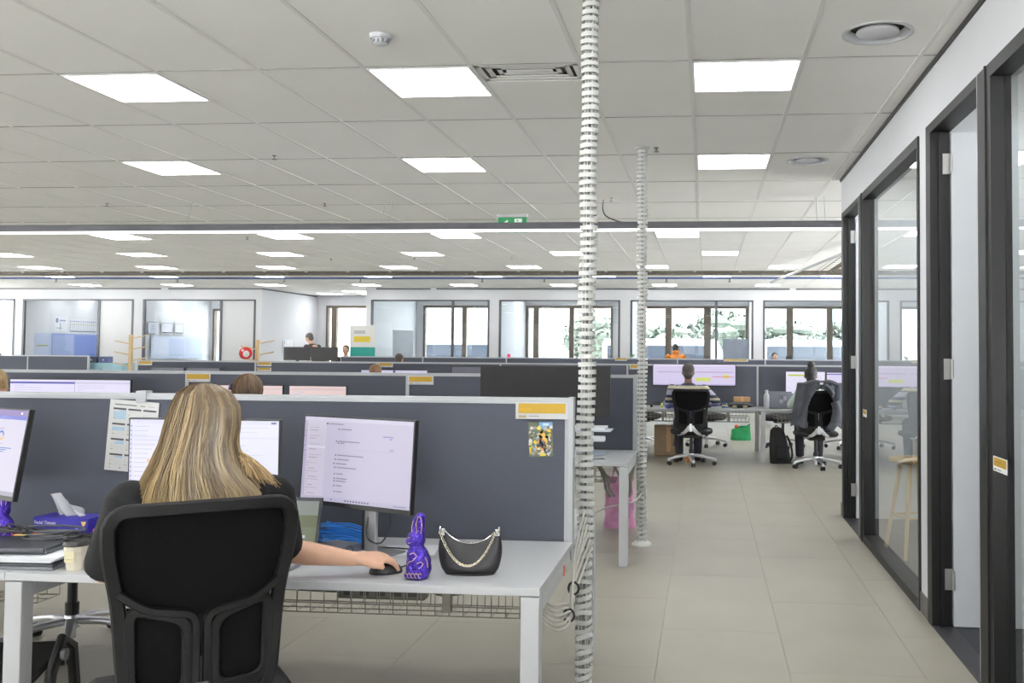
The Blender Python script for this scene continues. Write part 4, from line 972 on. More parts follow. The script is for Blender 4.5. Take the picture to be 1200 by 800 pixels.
person('person at the far left edge of the picture before the end window', (-17.6, 21.8, 0), 0, None, TEE, SKIN, BLO, dict(head=(0, .05, 1.5), neck=(0, .03, 1.35), chest=(0, .02, 1.18), pel=(0, 0, .83), knL=(-.13, .42, .8), knR=(.13, .42, .8), elR=(.24, .2, 1.04), wrR=(.16, .45, 1.04), elL=(-.24, .2, 1.04), wrL=(-.16, .45, 1.04)), vox=.016, sleeve=.9)

# jacket draped on the chair
JM = mat('charcoal_jacket_cloth', (66, 69, 78), .8, var=.1, scale=14, bump=.4, bscale=40)
t = thing('jacket', 'dark grey jacket hung over the back of the chair by the backpack', 'jacket', (1.36, 12.0, 0), .05)
def jk(u, v):
    # u: left sleeve side .. right, v: top .. hem; an arch opens in the middle behind
    a = (u*2-1); z = 1.07-v*(.50+.06*abs(a)+.03*math.sin(a*9)); lim = .17+.14*math.sin(min(1, v*1.6)*PI/2)
    x = a*(.27+.075*v); 
    y = backy(max(-.26, min(.26, x)), min(1.045, z))-.045-.03*math.sin(v*3)-.014*math.sin(a*16+v*5)-.01*math.sin(v*17+a*4)
    if abs(x) > .27: y += (abs(x)-.27)*.9
    return (x, y, z)
nu, nv = 44, 26; b = MB(); vs = [jk(i/nu, j/nv) for j in range(nv+1) for i in range(nu+1)]; fs = []
for j in range(nv):
    for i in range(nu):
        u, v = (i+.5)/nu*2-1, (j+.5)/nv
        x = u*(.27+.075*v); z = 1.07-v*.5
        if ((x-.02)/.175)**2+((z-.66)/.33)**2 < 1 and abs(x-.02) < .165: continue
        fs.append((j*(nu+1)+i, j*(nu+1)+i+1, (j+1)*(nu+1)+i+1, (j+1)*(nu+1)+i))
b.add(vs, fs); o = b.build('shell', JM, t, smooth=80); md = o.modifiers.new('s', 'SOLIDIFY'); md.thickness = .022; md.offset = 0
ms = o.modifiers.new('b', 'SUBSURF'); ms.levels = 1; ms.render_levels = 1
b = MB(); b.tube(spline([(-.20, -.36, 1.05), (-.1, -.40, 1.085), (0, -.405, 1.075), (.1, -.40, 1.085), (.2, -.36, 1.05)], 6), .03, 10, flat=.8); b.build('collar', JM, t, smooth=60)
b = MB(); b.tube(spline([(.17, -.36, .84), (.2, -.37, .72), (.17, -.36, .6), (.11, -.35, .5)], 6), [.05]*6+[.058]*6+[.05]*7, 12); b.build('sleeve', JM, t, smooth=60)
b = MB(); b.tube(spline([(-.02, -.40, 1.05), (-.09, -.385, 1.0), (-.14, -.37, .93)], 6), .028, 10); b.tube(spline([(.04, -.40, 1.05), (.1, -.385, 1.0), (.15, -.37, .93)], 6), .028, 10); b.build('lapel', JM, t, smooth=60)
MB().box(-.02, .02, -.437, -.434, 1.05, 1.075).build('label_patch', mat('white_patch', (200, 200, 205), .6), t)

# ------------------------------------------------------------------ things on the nearest desks
# black handbag
t = thing('handbag', 'small black handbag with a silver chain handle on the front desk', 'handbag', (-.787, 3.13, TH), .05)
LEA = mat('black_leather', (30, 29, 31), .45, bump=.25, bscale=220)
def bag(u, v):
    a = u*2*PI; z = v
    # outline half-width and top edge
    ca, sa = math.cos(a), math.sin(a); hw = .090+.016*math.sin(min(1, z*1.05)*PI)+.006*z**2
    th = .036*(1-z*.75)*(math.sin(min(1, (z+.12)*3)*PI/2))
    zz = .003+z*.128; x = hw*math.copysign(abs(ca)**.75, ca); y = th*sa
    top = .020+.040*(x/.09)**2 if True else 0
    H = .100+.048*min(1.05, (abs(x)/.092))**2.2
    zz = .003+z*H
    if z < .12: x *= .93+.07*z/.12; 
    return (x, y, zz)
b = MB().grid(bag, 48, 18); b.add([(0, 0, .003)], []); b.build('body', LEA, t, smooth=60)
MB().extrude([(.082*math.cos(2*PI*k/24), .033*math.sin(2*PI*k/24)) for k in range(24)], .001, .006, 'z').build('base', LEA, t)
b = MB(); zp = [(x, -.004, .103+.048*min(1.05, (abs(x)/.092))**2.2) for x in [(-.088+.176*k/20) for k in range(21)]]; b.tube(zp, .0022, 6); b.build('zip', CHROME, t)
for s in (-1, 1):
    b = MB(); b.tube([(s*.099, -.012+.008*math.cos(2*PI*k/12), .150+.008*math.sin(2*PI*k/12)) for k in range(12)], .002, 6, closed=True); b.box(s*.092-.008, s*.092+.008, -.01, .002, .128, .152, bev=.003); b.build('ring_tab', CHROME if s else LEA, t)
b = MB(); N = 46
def chp(u):
    x = -.094+.188*u; return Vector((x, -.045-.004*math.sin(PI*u), .150-.112*(1-abs(2*u-1)**2.1)))
for k in range(N):
    p, q = chp(k/N), chp((k+1)/N); d = (q-p).normalized(); c = (p+q)/2; s_ = Vector((0, -1, 0)) if k % 2 else d.cross(Vector((0, -1, 0))); s_ = (s_*.8+(d.cross(Vector((0, -1, 0))) if k % 2 else Vector((0, -1, 0)))*.6).normalized()
    b.tube([c+d*(.0052*math.cos(2*PI*m/9))+s_*(.0036*math.sin(2*PI*m/9)) for m in range(9)], .0014, 5, closed=True)
o = b.build('chain', mat('pale_gold_metal', (214, 206, 184), .25, metal=.8), t, smooth=60)

# foil rabbits
FOIL = mat('purple_foil', (72, 48, 165), .28, metal=.6, var=.3, scale=60, bump=1, bscale=70); [setattr(n_.inputs['Distance'], 'default_value', .012) for n_ in FOIL.node_tree.nodes if n_.type == 'BUMP']
GOLD = mat('gold_print', (222, 190, 132), .4, metal=.3)
def rabbit(label, loc, rz):
    t = thing('foil_rabbit', label, 'chocolate rabbit', loc, rz)
    pr = [('l', [(Vector((0, 0, .002)), .034, .030), (Vector((0, 0, .03)), .040, .034), (Vector((.002, 0, .06)), .040, .034), (Vector((0, 0, .09)), .030, .028), (Vector((-.004, 0, .105)), .022, .022)]),
          ('s', (-.008, 0, .128), (.031, .027, .031)), ('s', (-.026, -.003, .120), (.016, .018, .014)), ('c', (.002, 0, .14), (.006, 0, .200), .020, .0165), ('c', (-.012, -.002, .14), (-.010, 0, .190), .014, .011), ('s', (-.022, -.01, .08), (.014, .013, .024)), ('s', (-.03, -.006, .012), (.018, .022, .012)), ('s', (.02, 0, .035), (.024, .032, .03))]
    b = blob('body', pr, .0035, FOIL, t, 3)
    g = MB(); Y = -.035
    def stroke(pts, r=.0011):
        P = [Vector((p[0], p[1] if len(p) > 2 else Y, p[-1])) for p in pts]; g.tube(P, r, 5)
    for pts in ([(.012, -.017, .15), (.016, -.016, .175), (.012, -.016, .2), (.002, -.017, .205), (-.004, -.0175, .18), (0, -.02, .15)], [(-.018, -.014, .15), (-.021, -.01, .17), (-.014, -.012, .19)], [(-.035, -.014, .122), (-.026, -.022, .118), (-.016, -.026, .122)],
                [(-.028, -.022, .135), (-.024, -.024, .139), (-.019, -.026, .135)], [(-.02, -.032, .085), (-.005, -.034, .09), (.005, -.034, .08), (-.008, -.036, .065), (-.022, -.036, .06), (-.026, -.036, .05)],
                [(.005, -.035, .055), (.018, -.034, .062), (.026, -.031, .055), (.02, -.033, .045), (.012, -.036, .04)], [(.03, -.025, .075), (.036, -.02, .06), (.038, -.02, .04)]): stroke(pts)
    x = -.032
    for ch in range(5):   # looping script band across the base
        c = x+.012*ch; g.tube([Vector((c+.005*math.cos(a_), -.0355+.02*abs(c)**1.0*abs(c)*20, .017+.008*math.sin(a_))) for a_ in [2*PI*k/9+.4 for k in range(8)]], .0011, 5)
    g.build('gold_outline', GOLD, t); return t
rabbit('purple foil rabbit between the mouse and the black handbag', (-.940, 3.05, TH), .0)
rabbit('purple foil rabbit at the left picture edge under the ring chart monitor', (-2.615, 3.33, TH+.012), .25)

# mouse and mat-less cable
t = thing('computer_mouse', 'black computer mouse under the right hand of the blonde woman', 'mouse', (-1.070, 3.112, TH), -1.2)
MB().lathe([(0, .034), (.5, .033), (.8, .026), (.97, .014), (1, .004), (.97, 0), (0, 0)][::-1], 28, M=Matrix.Diagonal((.031, .055, 1, 1))).build('shell', BLACK, t, smooth=60)
MB().cyl((-.004, .03, .031), (.004, .03, .031), .007, n=12).build('wheel', GREYP, t)
o = MB().tube(spline([(-1.06, 3.13, TH+.006), (-1.03, 3.22, TH+.004), (-1.0, 3.36, TH+.004), (-1.10, 3.47, TH+.004), (-1.3, 3.5, TH+.004)]), .0025, 6).build('mouse_cable', BLACK); tag(o, 'thin black mouse cable curving across the front desk', 'cable')
# photograph card on the screen
t = thing('postcard', 'colourful postcard of a seated blonde figure pinned to the nearest screen', 'picture', (-.700, 3.709, 1.018), .0)
rn = random.Random(5); rc = [(0, 0, 1, 1, (96, 104, 84)), (.45, .8, 1, 1, (130, 176, 214)), (.6, .9, .85, .97, (210, 224, 236))]
pal = [(62, 72, 50), (190, 186, 176), (216, 210, 200), (120, 132, 120), (150, 170, 190), (92, 84, 70), (222, 196, 60), (60, 66, 72), (170, 150, 110), (230, 228, 220)]
for k in range(95):
    cx, cy = rn.uniform(.05, .95), rn.uniform(.05, .86); s_ = rn.uniform(.02, .07); rc.append(('p', [(max(0, min(1, cx+s_*1.4*math.cos(a_+rn.random()))), max(0, min(1, cy+s_*math.sin(a_+rn.random())))) for a_ in (0, 1.2, 2.5, 3.8, 5)], pal[rn.randrange(10)]))
rc += [('p', [(.05, .05), (.15, .3), (.02, .28)], (226, 190, 40)), ('p', [(.38, .2), (.34, .4), (.42, .55), (.6, .57), (.72, .45), (.7, .25), (.55, .18)], (214, 160, 110)), ('p', [(.40, .3), (.44, .5), (.55, .42), (.62, .5), (.6, .28)], (40, 44, 60)),
       ('p', [(.45, .55), (.42, .66), (.5, .76), (.62, .75), (.7, .62), (.78, .45), (.74, .34), (.64, .5), (.58, .56)], (224, 176, 84)), ('p', [(.46, .58), (.46, .68), (.53, .72), (.57, .64), (.54, .57)], (222, 170, 126)), ('p', [(.3, .12), (.75, .22), (.8, .12), (.4, .06)], (216, 212, 204)), ('p', [(.45, .02), (.7, .03), (.68, .1), (.46, .08)], (226, 200, 80))]
flatprint(.097, .136, rc, .0001).build('print', PRINT, t, rot=(0, -.03, 0)); MB().box(0, .097, .0002, .001, 0, .136).build('card', MELA, t, rot=(0, -.03, 0))
# wall calendar
t = thing('calendar_sheet', 'printed year calendar sheet pinned to the nearest screen, left of the blonde hair', 'calendar', (-2.475, 3.706, .937), 0)
rc = [(0, 0, 1, 1, (214, 214, 214)), (.1, .925, .55, .94, (110, 110, 110)), (.62, .925, .72, .937, (140, 120, 60)), (.78, .927, .92, .935, (170, 170, 170))]
for i in range(3):
    for j in range(4):
        x, z = .08+.305*i, .72-.215*j; rc += [(x, z+.14, x+.265, z+.165, (74, 74, 78))]
        for r_ in range(5):
            for c_ in range(7):
                blue = (i, j) == (0, 0) or ((i, j) == (0, 1) and r_ in (1, 2)) or ((i, j) == (0, 2) and r_ < 2 and c_ > 1) or ((i, j) == (0, 3) and r_ == 0 and c_ > 2)
                cc = (96, 176, 220) if blue and not (r_ == 0 and c_ < 3) else (178, 178, 182)
                s_ = .016 if cc[0] < 100 else .007
                rc.append((x+.012+.037*c_, z+.115-.026*r_, x+.012+.037*c_+s_*1.6, z+.115-.026*r_+s_, cc))
        rc += [(x+.01, z+.008, x+.05, z+.02, (170, 160, 50)), (x+.01, z+.06, x+.03, z+.072, (190, 150, 60))]
for k, c_ in enumerate(((190, 180, 50), (50, 50, 54), (150, 150, 150))): rc.append((.08+.22*k, .04, .11+.22*k, .052, c_))
flatprint(.213, .292, rc, .00008).build('print', PRINT, t, rot=(0, .07, 0)); MB().box(0, .213, .0003, .001, 0, .292).build('sheet', MELA, t, rot=(0, .07, 0))
# tissue box with a tissue
t = thing('tissue_box', 'blue tissue box with a white tissue standing out of it', 'tissue box', (-2.447, 3.47, TH+.045), -.07)
BLU = mat('deep_blue_card', (52, 44, 158), .45)
MB().box(-.118, .118, -.055, .055, 0, .055, bev=.002).build('box', BLU, t)
b = MB()
pl = [(-.052, 0), (.018, 0), (-.088, .072), (-.065, .082), (-.032, .086), (-.012, .070), (.02, .045), (.05, .004)]
def ts(u, v):
    x0 = -.045+.10*u; x1 = -.092+.075*u if u < .55 else -.051+(u-.55)*.24
    h = (.080+.010*math.sin(u*4)) if u < .5 else .086-(u-.5)*.165
    x = x0+(x1-x0)*v**.8; return (x, .014*math.sin(u*11+v*2)+.02*(u-.5)*v, .05+h*v)
b.grid(ts, 30, 10); b.grid(lambda u, v: (-.03+.07*u-.035*v*(1-u), .018+.01*math.sin(u*9), .05+v*(.07-.045*u)), 20, 6); o = b.build('tissue', mat('tissue_paper', (196, 197, 202), .8), t, smooth=30)
me = text_mesh('Facial Tissues', .017, True); me.materials.append(mat('white_print', (230, 230, 240), .6)); link('lettering', me, t, (-.112, -.0556, .030), (PI/2, 0, 0))
me = text_mesh('White 2 Ply', .009); me.materials.append(MATS['white_print']); link('lettering', me, t, (-.112, -.0556, .018), (PI/2, 0, 0))
flatprint(.05, .04, [(0, 0, .001, .001, (52, 44, 158)), ('p', [(.55, .95), (1, .95), (.9, .6), (.78, .5), (.65, .6)], (226, 196, 110)), (.5, .1, .95, .3, (40, 90, 190)), ('p', [(.05, .2), (.15, .05), (.3, .05), (.4, .2), (.3, .4), (.15, .4)], (120, 130, 220))]).build('emblem', PRINT, t, loc=(.06, -.0556, .006))
# things on the left desk
o = MB().tube(spline([(.03*math.cos(a)*1.3, .03*math.sin(a), .005+.01*math.sin(a*2)) for a in [k*.9 for k in range(7)]], 4), .002, 5).build('pink_ball', BLACK); bpy.data.objects.remove(o)
t = thing('pompom', 'tiny pink ball beside the blue tissue box', 'ornament', (-2.30, 3.40, TH+.058)); MB().ball((0, 0, 0), .009).build('ball', mat('pink_plastic', (236, 110, 180), .5), t, smooth=True)
PAP = mat('white_paper', (226, 228, 234), .7)
t = thing('paper_stack', 'stack of white papers at the left edge of the desk under a dark laptop', 'papers', (-2.36, 3.12, TH+.024), .04)
for k in range(4): MB().box(-.16, .16, -.11, .11, k*.004, k*.004+.003).build('sheet', PAP, t, loc=(.004*k, 0, 0), rot=(0, 0, .02*k))
LT = mat('dark_laptop_shell', (66, 68, 74), .4, metal=.3); LG = mat('grey_laptop_shell', (112, 114, 120), .4, metal=.3)
t = thing('closed_laptop', 'closed grey laptop at the bottom of the pile, left desk edge', 'laptop', (-2.35, 3.12, TH), .02)
MB().box(-.165, .165, -.115, .115, 0, .012, bev=.003).build('base', LG, t); MB().box(-.165, .165, -.115, .115, .0125, .021, bev=.003).build('lid', LT, t)
t = thing('closed_laptop', 'closed dark laptop on top of the white papers', 'laptop', (-2.42, 3.16, TH+.042), .1)
MB().box(-.16, .16, -.11, .11, 0, .011, bev=.003).build('base', LG, t); MB().box(-.16, .16, -.11, .11, .0115, .019, bev=.003).build('lid', LT, t); MB().cyl((-.14, -.112, .012), (.155, -.112, .012), .009, n=10).build('hinge', LT, t)
def coil(label, c, rx, ry, n, m, r=.0035, seed=1, name='cable_coil', z=.03, col=None):
    rnd = random.Random(seed); pts = []
    for k in range(n*8):
        a = k*PI/4; pts.append((rx*(1+rnd.uniform(-.28, .2))*math.cos(a)+rnd.uniform(-.02, .02), ry*(1+rnd.uniform(-.3, .2))*math.sin(a), .004+z*(k/(n*8))+rnd.uniform(0, .014)))
    t = thing(name, label, 'cable', c); MB().tube(spline(pts, 5), r, 6).build('cable', m, t, smooth=True)
    MB().tube([(rx*.9+.012*math.cos(a), .0, .02+.014*math.sin(a)) for a in [2*PI*k/8 for k in range(8)]], .0025, 5, closed=True).build('tie', BLACK, t); return t
CBL = mat('grey_cable', (78, 80, 84), .5); CBK = mat('black_cable', (34, 34, 38), .5)
coil('grey cable coils piled before the tissue box', (-2.36, 3.26, TH+.045), .10, .055, 4, CBL, .0042, 3, z=.04); coil('black cable tangle behind the coffee cup', (-2.22, 3.22, TH+.002), .08, .06, 5, CBK, .004, 5, z=.06)
coil('black cable tangle by the left purple rabbit', (-2.52, 3.22, TH+.07), .08, .04, 3, CBK, .0035, 8, z=.02)
t = thing('cable_pouch', 'black cloth pouch lying among the cables by the tissue box', 'pouch', (-2.30, 3.33, TH+.048), .1); MB().ball((0, 0, 0), (.075, .03, .014), 20, 10).build('pouch', mat('black_cloth', (28, 28, 32), .9), t, smooth=True)
t = thing('desk_organiser', 'low grey tray carrying the tissue box and cables', 'tray', (-2.43, 3.43, TH)); MB().box(-.2, .2, -.14, .1, 0, .038, bev=.006).build('tray', mat('dark_grey_tray', (72, 72, 78), .6), t); MB().box(-.19, .19, -.13, .09, .038, .044).build('lip', GREYP, t)
for dx, cc, l in ((-.12, (206, 60, 56), 'red pen beside the left purple rabbit'), (-.07, (226, 214, 130), 'pale yellow pen beside the left purple rabbit')):
    t = thing('pen', l, 'pen', (-2.43+dx, 3.33, TH+.05), .3); MB().cyl((-.06, 0, 0), (.06, 0, 0), .005, n=8).cyl((.06, 0, 0), (.07, 0, 0), .005, .001, n=8).build('barrel', mat('pen_%d' % cc[0], cc, .4), t)
t = thing('coffee_cup', 'used paper coffee cup with dark lid at the desk edge', 'cup', (-2.125, 3.045, TH))
MB().lathe([(0, .002), (.029, .0), (.038, .082), (.0, .083)], 28).build('cup', mat('stained_paper', (206, 200, 182), .6, var=.2, scale=25), t, smooth=40)
b = MB().lathe([(.039, .08), (.041, .083), (.041, .088), (.038, .096), (.036, .097), (.034, .09), (0, .09)], 28); b.build('lid', mat('dark_lid', (44, 42, 42), .4), t, smooth=40)
flatprint(.034, .036, [(0, 0, 1, 1, (214, 206, 170)), (.1, .2, .9, .3, (190, 180, 140))]).build('label', PRINT, t, loc=(-.017, -.0365, .03))
t = thing('gift_bow', 'crumpled purple foil wrapper beside the coffee cup', 'wrapper', (-2.052, 3.04, TH+.045))
b = MB(); rn = random.Random(2)
for k in range(16): a = rn.uniform(0, 6.3); e = rn.uniform(-1, 1); d = Vector((math.cos(a), math.sin(a)*.6, e)).normalized(); q = d.orthogonal().normalized()*.009; b.add([(0, 0, 0), d*.02+q, d*.031, d*.02-q], [(0, 1, 2, 3)])
b.build('foil', mat('dark_purple_foil', (56, 40, 140), .25, metal=.5), t); MB().cyl((.0, 0, -.045), (0, 0, 0), .008, n=8).build('core', GOLD, t)
t = thing('tablet', 'grey laptop half hidden under the right sleeve of the blonde woman', 'laptop', (-1.545, 3.20, TH), .0)
MB().box(-.15, .15, -.11, .11, 0, .014, bev=.004).build('base', mat('silver_laptop', (150, 152, 160), .4, metal=.3), t); b = MB()
for r_ in range(5):
    for c_ in range(12): b.box(-.135+.0225*c_, -.117+.0225*c_, -.03+.024*r_, -.012+.024*r_, .014, .0165)
o = b.build('keys', BLACK, t); o['kind'] = 'stuff'
q = MB().box(-.15, .15, -.005, .004, 0, .20, bev=.003).build('lid', LT, t, loc=(.0, .115, .012), rot=(-.25, 0, 0))
rn = random.Random(9); rc = [(0, 0, 1, 1, (104, 112, 86)), (0, .7, 1, 1, (122, 128, 122)), (0, .45, 1, .7, (92, 100, 66))]+[(x_, z_, x_+.05, z_+.06, [(200, 196, 214), (120, 110, 160), (84, 100, 60), (190, 190, 176)][k % 4]) for k, (x_, z_) in enumerate([(rn.uniform(0, .94), rn.uniform(0, .6)) for _ in range(60)])]
d = flatprint(.28, .17, rc, .0001).build('display', SCREEN, t, loc=(-.14, .11, .03), rot=(-.25, 0, 0))
t = thing('network_cable', 'bundle of blue network cables looped under the turned monitor', 'cable', (-1.40, 3.50, TH+.004))
b = MB(); rn = random.Random(6)
for k in range(11):
    o_ = rn.uniform(-.02, .02); z_ = .01+.006*k; h_ = rn.uniform(.0, .03)
    b.tube(spline([(-.12+rn.uniform(0, .03), 0, z_*.6+.03), (-.05, -.02+o_, z_+h_*.5+.01), (.05, -.01+o_, z_+.015), (.10, 0+o_, z_), (.11, .05, z_*.8), (.03, .06, z_*.7), (-.06, .05+o_, z_+.01)], 5), .0034, 6)
b.build('cables', mat('blue_cable', (44, 130, 222), .45), t, smooth=True); MB().tube([(-.085, .026*math.cos(a), .045+.034*math.sin(a)) for a in [2*PI*k/10 for k in range(10)]], .004, 6, closed=True).build('strap', BLACK, t)
t = thing('docking_station', 'small black dock beside the blue cable bundle', 'dock', (-1.55, 3.56, TH)); MB().box(-.06, .06, -.04, .04, 0, .045, bev=.006).build('case', BLACK, t)
for k in range(3): MB().box(-.04+.03*k, -.025+.03*k, -.042, -.038, .015, .025).build('port', GREYP, t)
coil('thin black cables lying round the monitor foot', (-1.40, 3.36, TH), .12, .03, 2, CBK, .0022, 12, z=.004)
o = MB().tube(spline([(-1.22, 3.44, .90), (-1.25, 3.42, .80), (-1.24, 3.41, .74), (-1.19, 3.41, .73), (-1.165, 3.43, .80), (-1.19, 3.44, .88)], 6), .003, 6).build('monitor_lead', CBK); tag(o, 'black lead looping down from the turned monitor', 'cable')
t = thing('paper_sheet', 'sheet of white paper on the desk behind the purple rabbit', 'papers', (-1.10, 3.47, TH), .15); MB().box(-.10, .10, -.09, .09, 0, .0015).build('sheet', PAP, t)
o = MB().box(-1.325, -1.205, 3.38, 3.62, TH, TH+.0).build('x', BLACK); bpy.data.objects.remove(o)

# below the nearest desk
t = thing('power_board', 'grey power board lying in the wire tray of the front desk', 'power board', (-1.21, 3.49, .506), .0)
MB().box(-.17, .17, -.03, .03, 0, .055, bev=.008).build('case', mat('warm_grey_plastic', (118, 116, 106), .5), t)
for k in range(5): MB().box(-.14+.062*k, -.105+.062*k, -.033, -.029, .015, .042).build('socket', mat('dark_socket', (70, 70, 66), .5), t)
b = MB()
for k in range(4): b.tube(spline([(-1.9+.02*k, 3.50, .52+.006*k), (-1.6, 3.49, .53+.008*k), (-1.35, 3.5, .525), (-1.1, 3.5, .56+.004*k), (-.98, 3.50, .52+.006*k), (-.8, 3.5, .56), (-.66, 3.55, .60)], 6), .0055, 6)
o = b.build('tray_cables', mat('warm_grey_cable', (112, 110, 100), .5), smooth=True); tag(o, 'warm grey cables running along the front wire tray', 'cable')
b = MB()
for k in range(6): x = -1.32+.05*k+(.03 if k > 3 else 0); b.tube(spline([(x, 3.50, TH-.03), (x+.03*(-1)**k, 3.47, .63), (x+.015, 3.48, .57)], 5), .0045, 6)
o = b.build('drop_leads', CBK); tag(o, 'short black leads dropping from the desk top to the power board', 'cable')
b = MB()
for k in range(6): b.tube(spline([(-.50+.006*k, 3.90, .78-.03*k), (-.52+.006*(k % 3), 3.76-.02*k, .64-.03*k), (-.505-.008*(k % 2), 3.60, .55-.028*k), (-.50-.006*(k % 3), 3.50, .44+.012*k), (-.545, 3.42-.01*k, .43+.02*k), (-.62, 3.40, .50+.014*k)], 6), .005, 6)
o = b.build('spine_cables', mat('pale_cable', (196, 194, 186), .5), smooth=True); tag(o, 'pale cables looping from the nearer cable spine to under the front desk', 'cable')
for y, z, l in ((3.62, .53, 'upper black strap round the pale cables by the front desk corner'), (3.5, .46, 'lower black strap round the pale cables by the front desk corner')):
    o = MB().tube([(-.505+.020*math.cos(a), y, z+.024*math.sin(a)) for a in [2*PI*k/10 for k in range(10)]], .0045, 6, closed=True).build('cable_strap', BLACK); tag(o, l, 'cable tie')
MB().box(-.004, .001, -.01, .01, -.018, .018).build('red_tag', mat('red_sticker', (214, 92, 70), .6), bpy.data.objects['desk'], loc=(.9, .14, .63))
t = thing('footrest', 'black metal footrest under the left desk, beside the desk leg', 'footrest', (-2.62, 3.35, -.03), .2)
MB().box(-.2, .2, -.14, .14, .30, .325, bev=.006).build('plate', BLACK, t, rot=(.2, 0, 0))
for s in (-1, 1):
    b = MB(); b.band([(s*.22, -.18, .02), (s*.22, -.1, .28), (s*.22, -.02, .38), (s*.22, .06, .33), (s*.22, .12, .02)], .04, .03, N=(1, 0, 0)); b.build('leg', BLACK, t); MB().cyl((s*.22, -.05, .33), (s*.25, -.05, .33), .022, n=16).build('pivot', GREYP, t)

# ------------------------------------------------------------------ cable spines
SPM = mat('white_spine_plastic', (202, 203, 199), .45, var=.02)
def ring_mesh():
    b = MB(); n = 20; v = []
    for (r, z) in ((.0385, -.0095), (.0385, .0095), (.0345, .0095), (.0345, -.0095)):
        for k in range(n): a = 2*PI*k/n+PI/2; v.append((r*math.cos(a), r*.86*math.sin(a), z))
    f = [(q*n+k, q*n+(k+1) % n, ((q+1) % 4)*n+(k+1) % n, ((q+1) % 4)*n+k) for q in range(4) for k in range(n-1)]
    b.add(v, f)
    b.box(-.0345, .0345, -.002, .002, -.007, .007); b.box(-.002, .002, -.029, .029, -.007, .007)
    return b.mesh('ring', SPM, True)
RG = ring_mesh()
def spine(label, x0, y0, x1, y1, z0, z1, foot=False, twist_below=.0):
    t = thing('cable_spine', label, 'cable spine', (x0, y0, 0)); n = int((z1-z0)/.0322); rnd = random.Random(int(y0*10))
    for k in range(n):
        z = z0+k*.0322; u = z/z1; a = rnd.uniform(-.5, .5)
        tl_ = (.0, 0) if z > twist_below else (rnd.uniform(-.25, .25), rnd.uniform(-.35, .05))
        w_ = .004*math.sin(k*.35)
        link('ring', RG, t, ((x1-x0)*u+w_, (y1-y0)*u, z), (tl_[0]+rnd.uniform(-.05, .05), tl_[1]+rnd.uniform(-.05, .05), a))
    b = MB()
    for k in range(7):
        a = 2*PI*k/7; b.cyl((.02*math.cos(a), .016*math.sin(a), z0), (x1-x0+.02*math.cos(a), y1-y0+.016*math.sin(a), z1), .0022 if k % 2 else .004, n=6)
    b.build('core_strips', SPM, t)
    b = MB(); 
    for k in range(5): a = 2*PI*k/5+.5; b.cyl((.014*math.cos(a), .012*math.sin(a), z0), (x1-x0+.014*math.cos(a), y1-y0+.012*math.sin(a), z1), .0075, n=6)
    b.build('cables', mat('spine_cable', (150, 150, 148), .6), t)
    b = MB(); b.lathe([(0, ZC-.012), (.05, ZC-.012), (.056, ZC-.002), (0, ZC-.002)], 20, c=(x1-x0, y1-y0, 0)); b.build('ceiling_collar', SPM, t, smooth=40)
    b = MB().lathe([(0, 0), (.075, 0), (.073, .012), (.05, .03), (0, .03)], 28); b.build('foot', SPM, t, smooth=40); return t
spine('nearer tall white segmented cable spine beside the front desk', -.508, 3.93, -.503, 4.0, .03, ZC, True, .64)
spine('farther white segmented cable spine behind the second-row desk', -.478, 7.06, -.492, 7.13, .03, ZC, True, .62)

# ------------------------------------------------------------------ second row desk things
t = thing('pink_bag', 'pink and white shopping bag under the second-row desk end', 'bag', (-.705, 7.74, 0), .1)
PK = mat('pink_plastic_bag', (214, 150, 190), .5, var=.25, scale=9, bump=.4, bscale=20)
def pb(u, v):
    a = u*2*PI; ca, sa = math.cos(a), math.sin(a); k = 1-.12*v; return (.125*math.copysign(abs(ca)**.5, ca)*k+.006*math.sin(v*20+a*3), .07*math.copysign(abs(sa)**.6, sa)*(1-.45*v), v*(.40+.02*math.sin(3*a)))
MB().grid(pb, 32, 12).build('body', PK, t, smooth=60); MB().box(-.11, .11, -.06, .06, 0, .006).build('base', PK, t)
for s in (-1, 1): MB().tube(spline([(-.06, s*.03, .38), (-.05, s*.02, .47), (0, s*.01, .5), (.05, s*.02, .47), (.06, s*.03, .38)], 5), .009, 6).build('handle', PK, t)
b = MB()
for k, (x, dx) in enumerate(((-.80, .05), (-.785, .06), (-.68, .05), (-.55, -.01), (-.53, -.02))): b.tube(spline([(x-.04, 6.95, .65), (x, 6.95, .6), (x+dx, 6.96, .5), (x+dx*1.2, 6.98, .42), (x+dx*1.8, 7.02, .36)], 6), .010, 8)
o = b.build('grey_sleeved_cables', mat('grey_sleeve', (140, 138, 132), .6), smooth=True); tag(o, 'grey sleeved cables curving under the second-row desk end', 'cable')
o = MB().tube(spline([(-1.0, 6.9, .28), (-.85, 6.9, .25), (-.72, 6.88, .3), (-.6, 6.87, .33), (-.52, 6.95, .34), (-.48, 7.05, .38)], 6), .007, 6).build('loose_cable', mat('pale_cable')); tag(o, 'pale loose cable crossing under the second-row desk to the farther spine', 'cable')
t = thing('letter_tray', 'pale blue document shelf on the second-row desk under the dark wide monitor', 'tray', (-.83, 6.72, TH))
MB().box(-.16, .16, -.11, .11, .18, .19, bev=.003).build('shelf', mat('pale_tray', (206, 214, 224), .5), t); MB().box(-.13, .12, -.10, .1, .191, .21).build('papers', PAP, t); MB().box(-.02, .02, .0, .04, 0, .18).build('post', mat('pale_blue_metal'), t); MB().box(-.03, .12, -.1, -.05, .11, .15, bev=.01).build('clamp', PAP, t)
o = MB().tube(spline([(-.9, 6.5, TH+.004), (-.78, 6.48, TH+.004), (-.72, 6.52, TH+.004), (-.70, 6.5, TH+.004)], 5), .003, 5).build('short_lead', CBK); tag(o, 'short black lead on the second-row desk by the spine', 'cable')
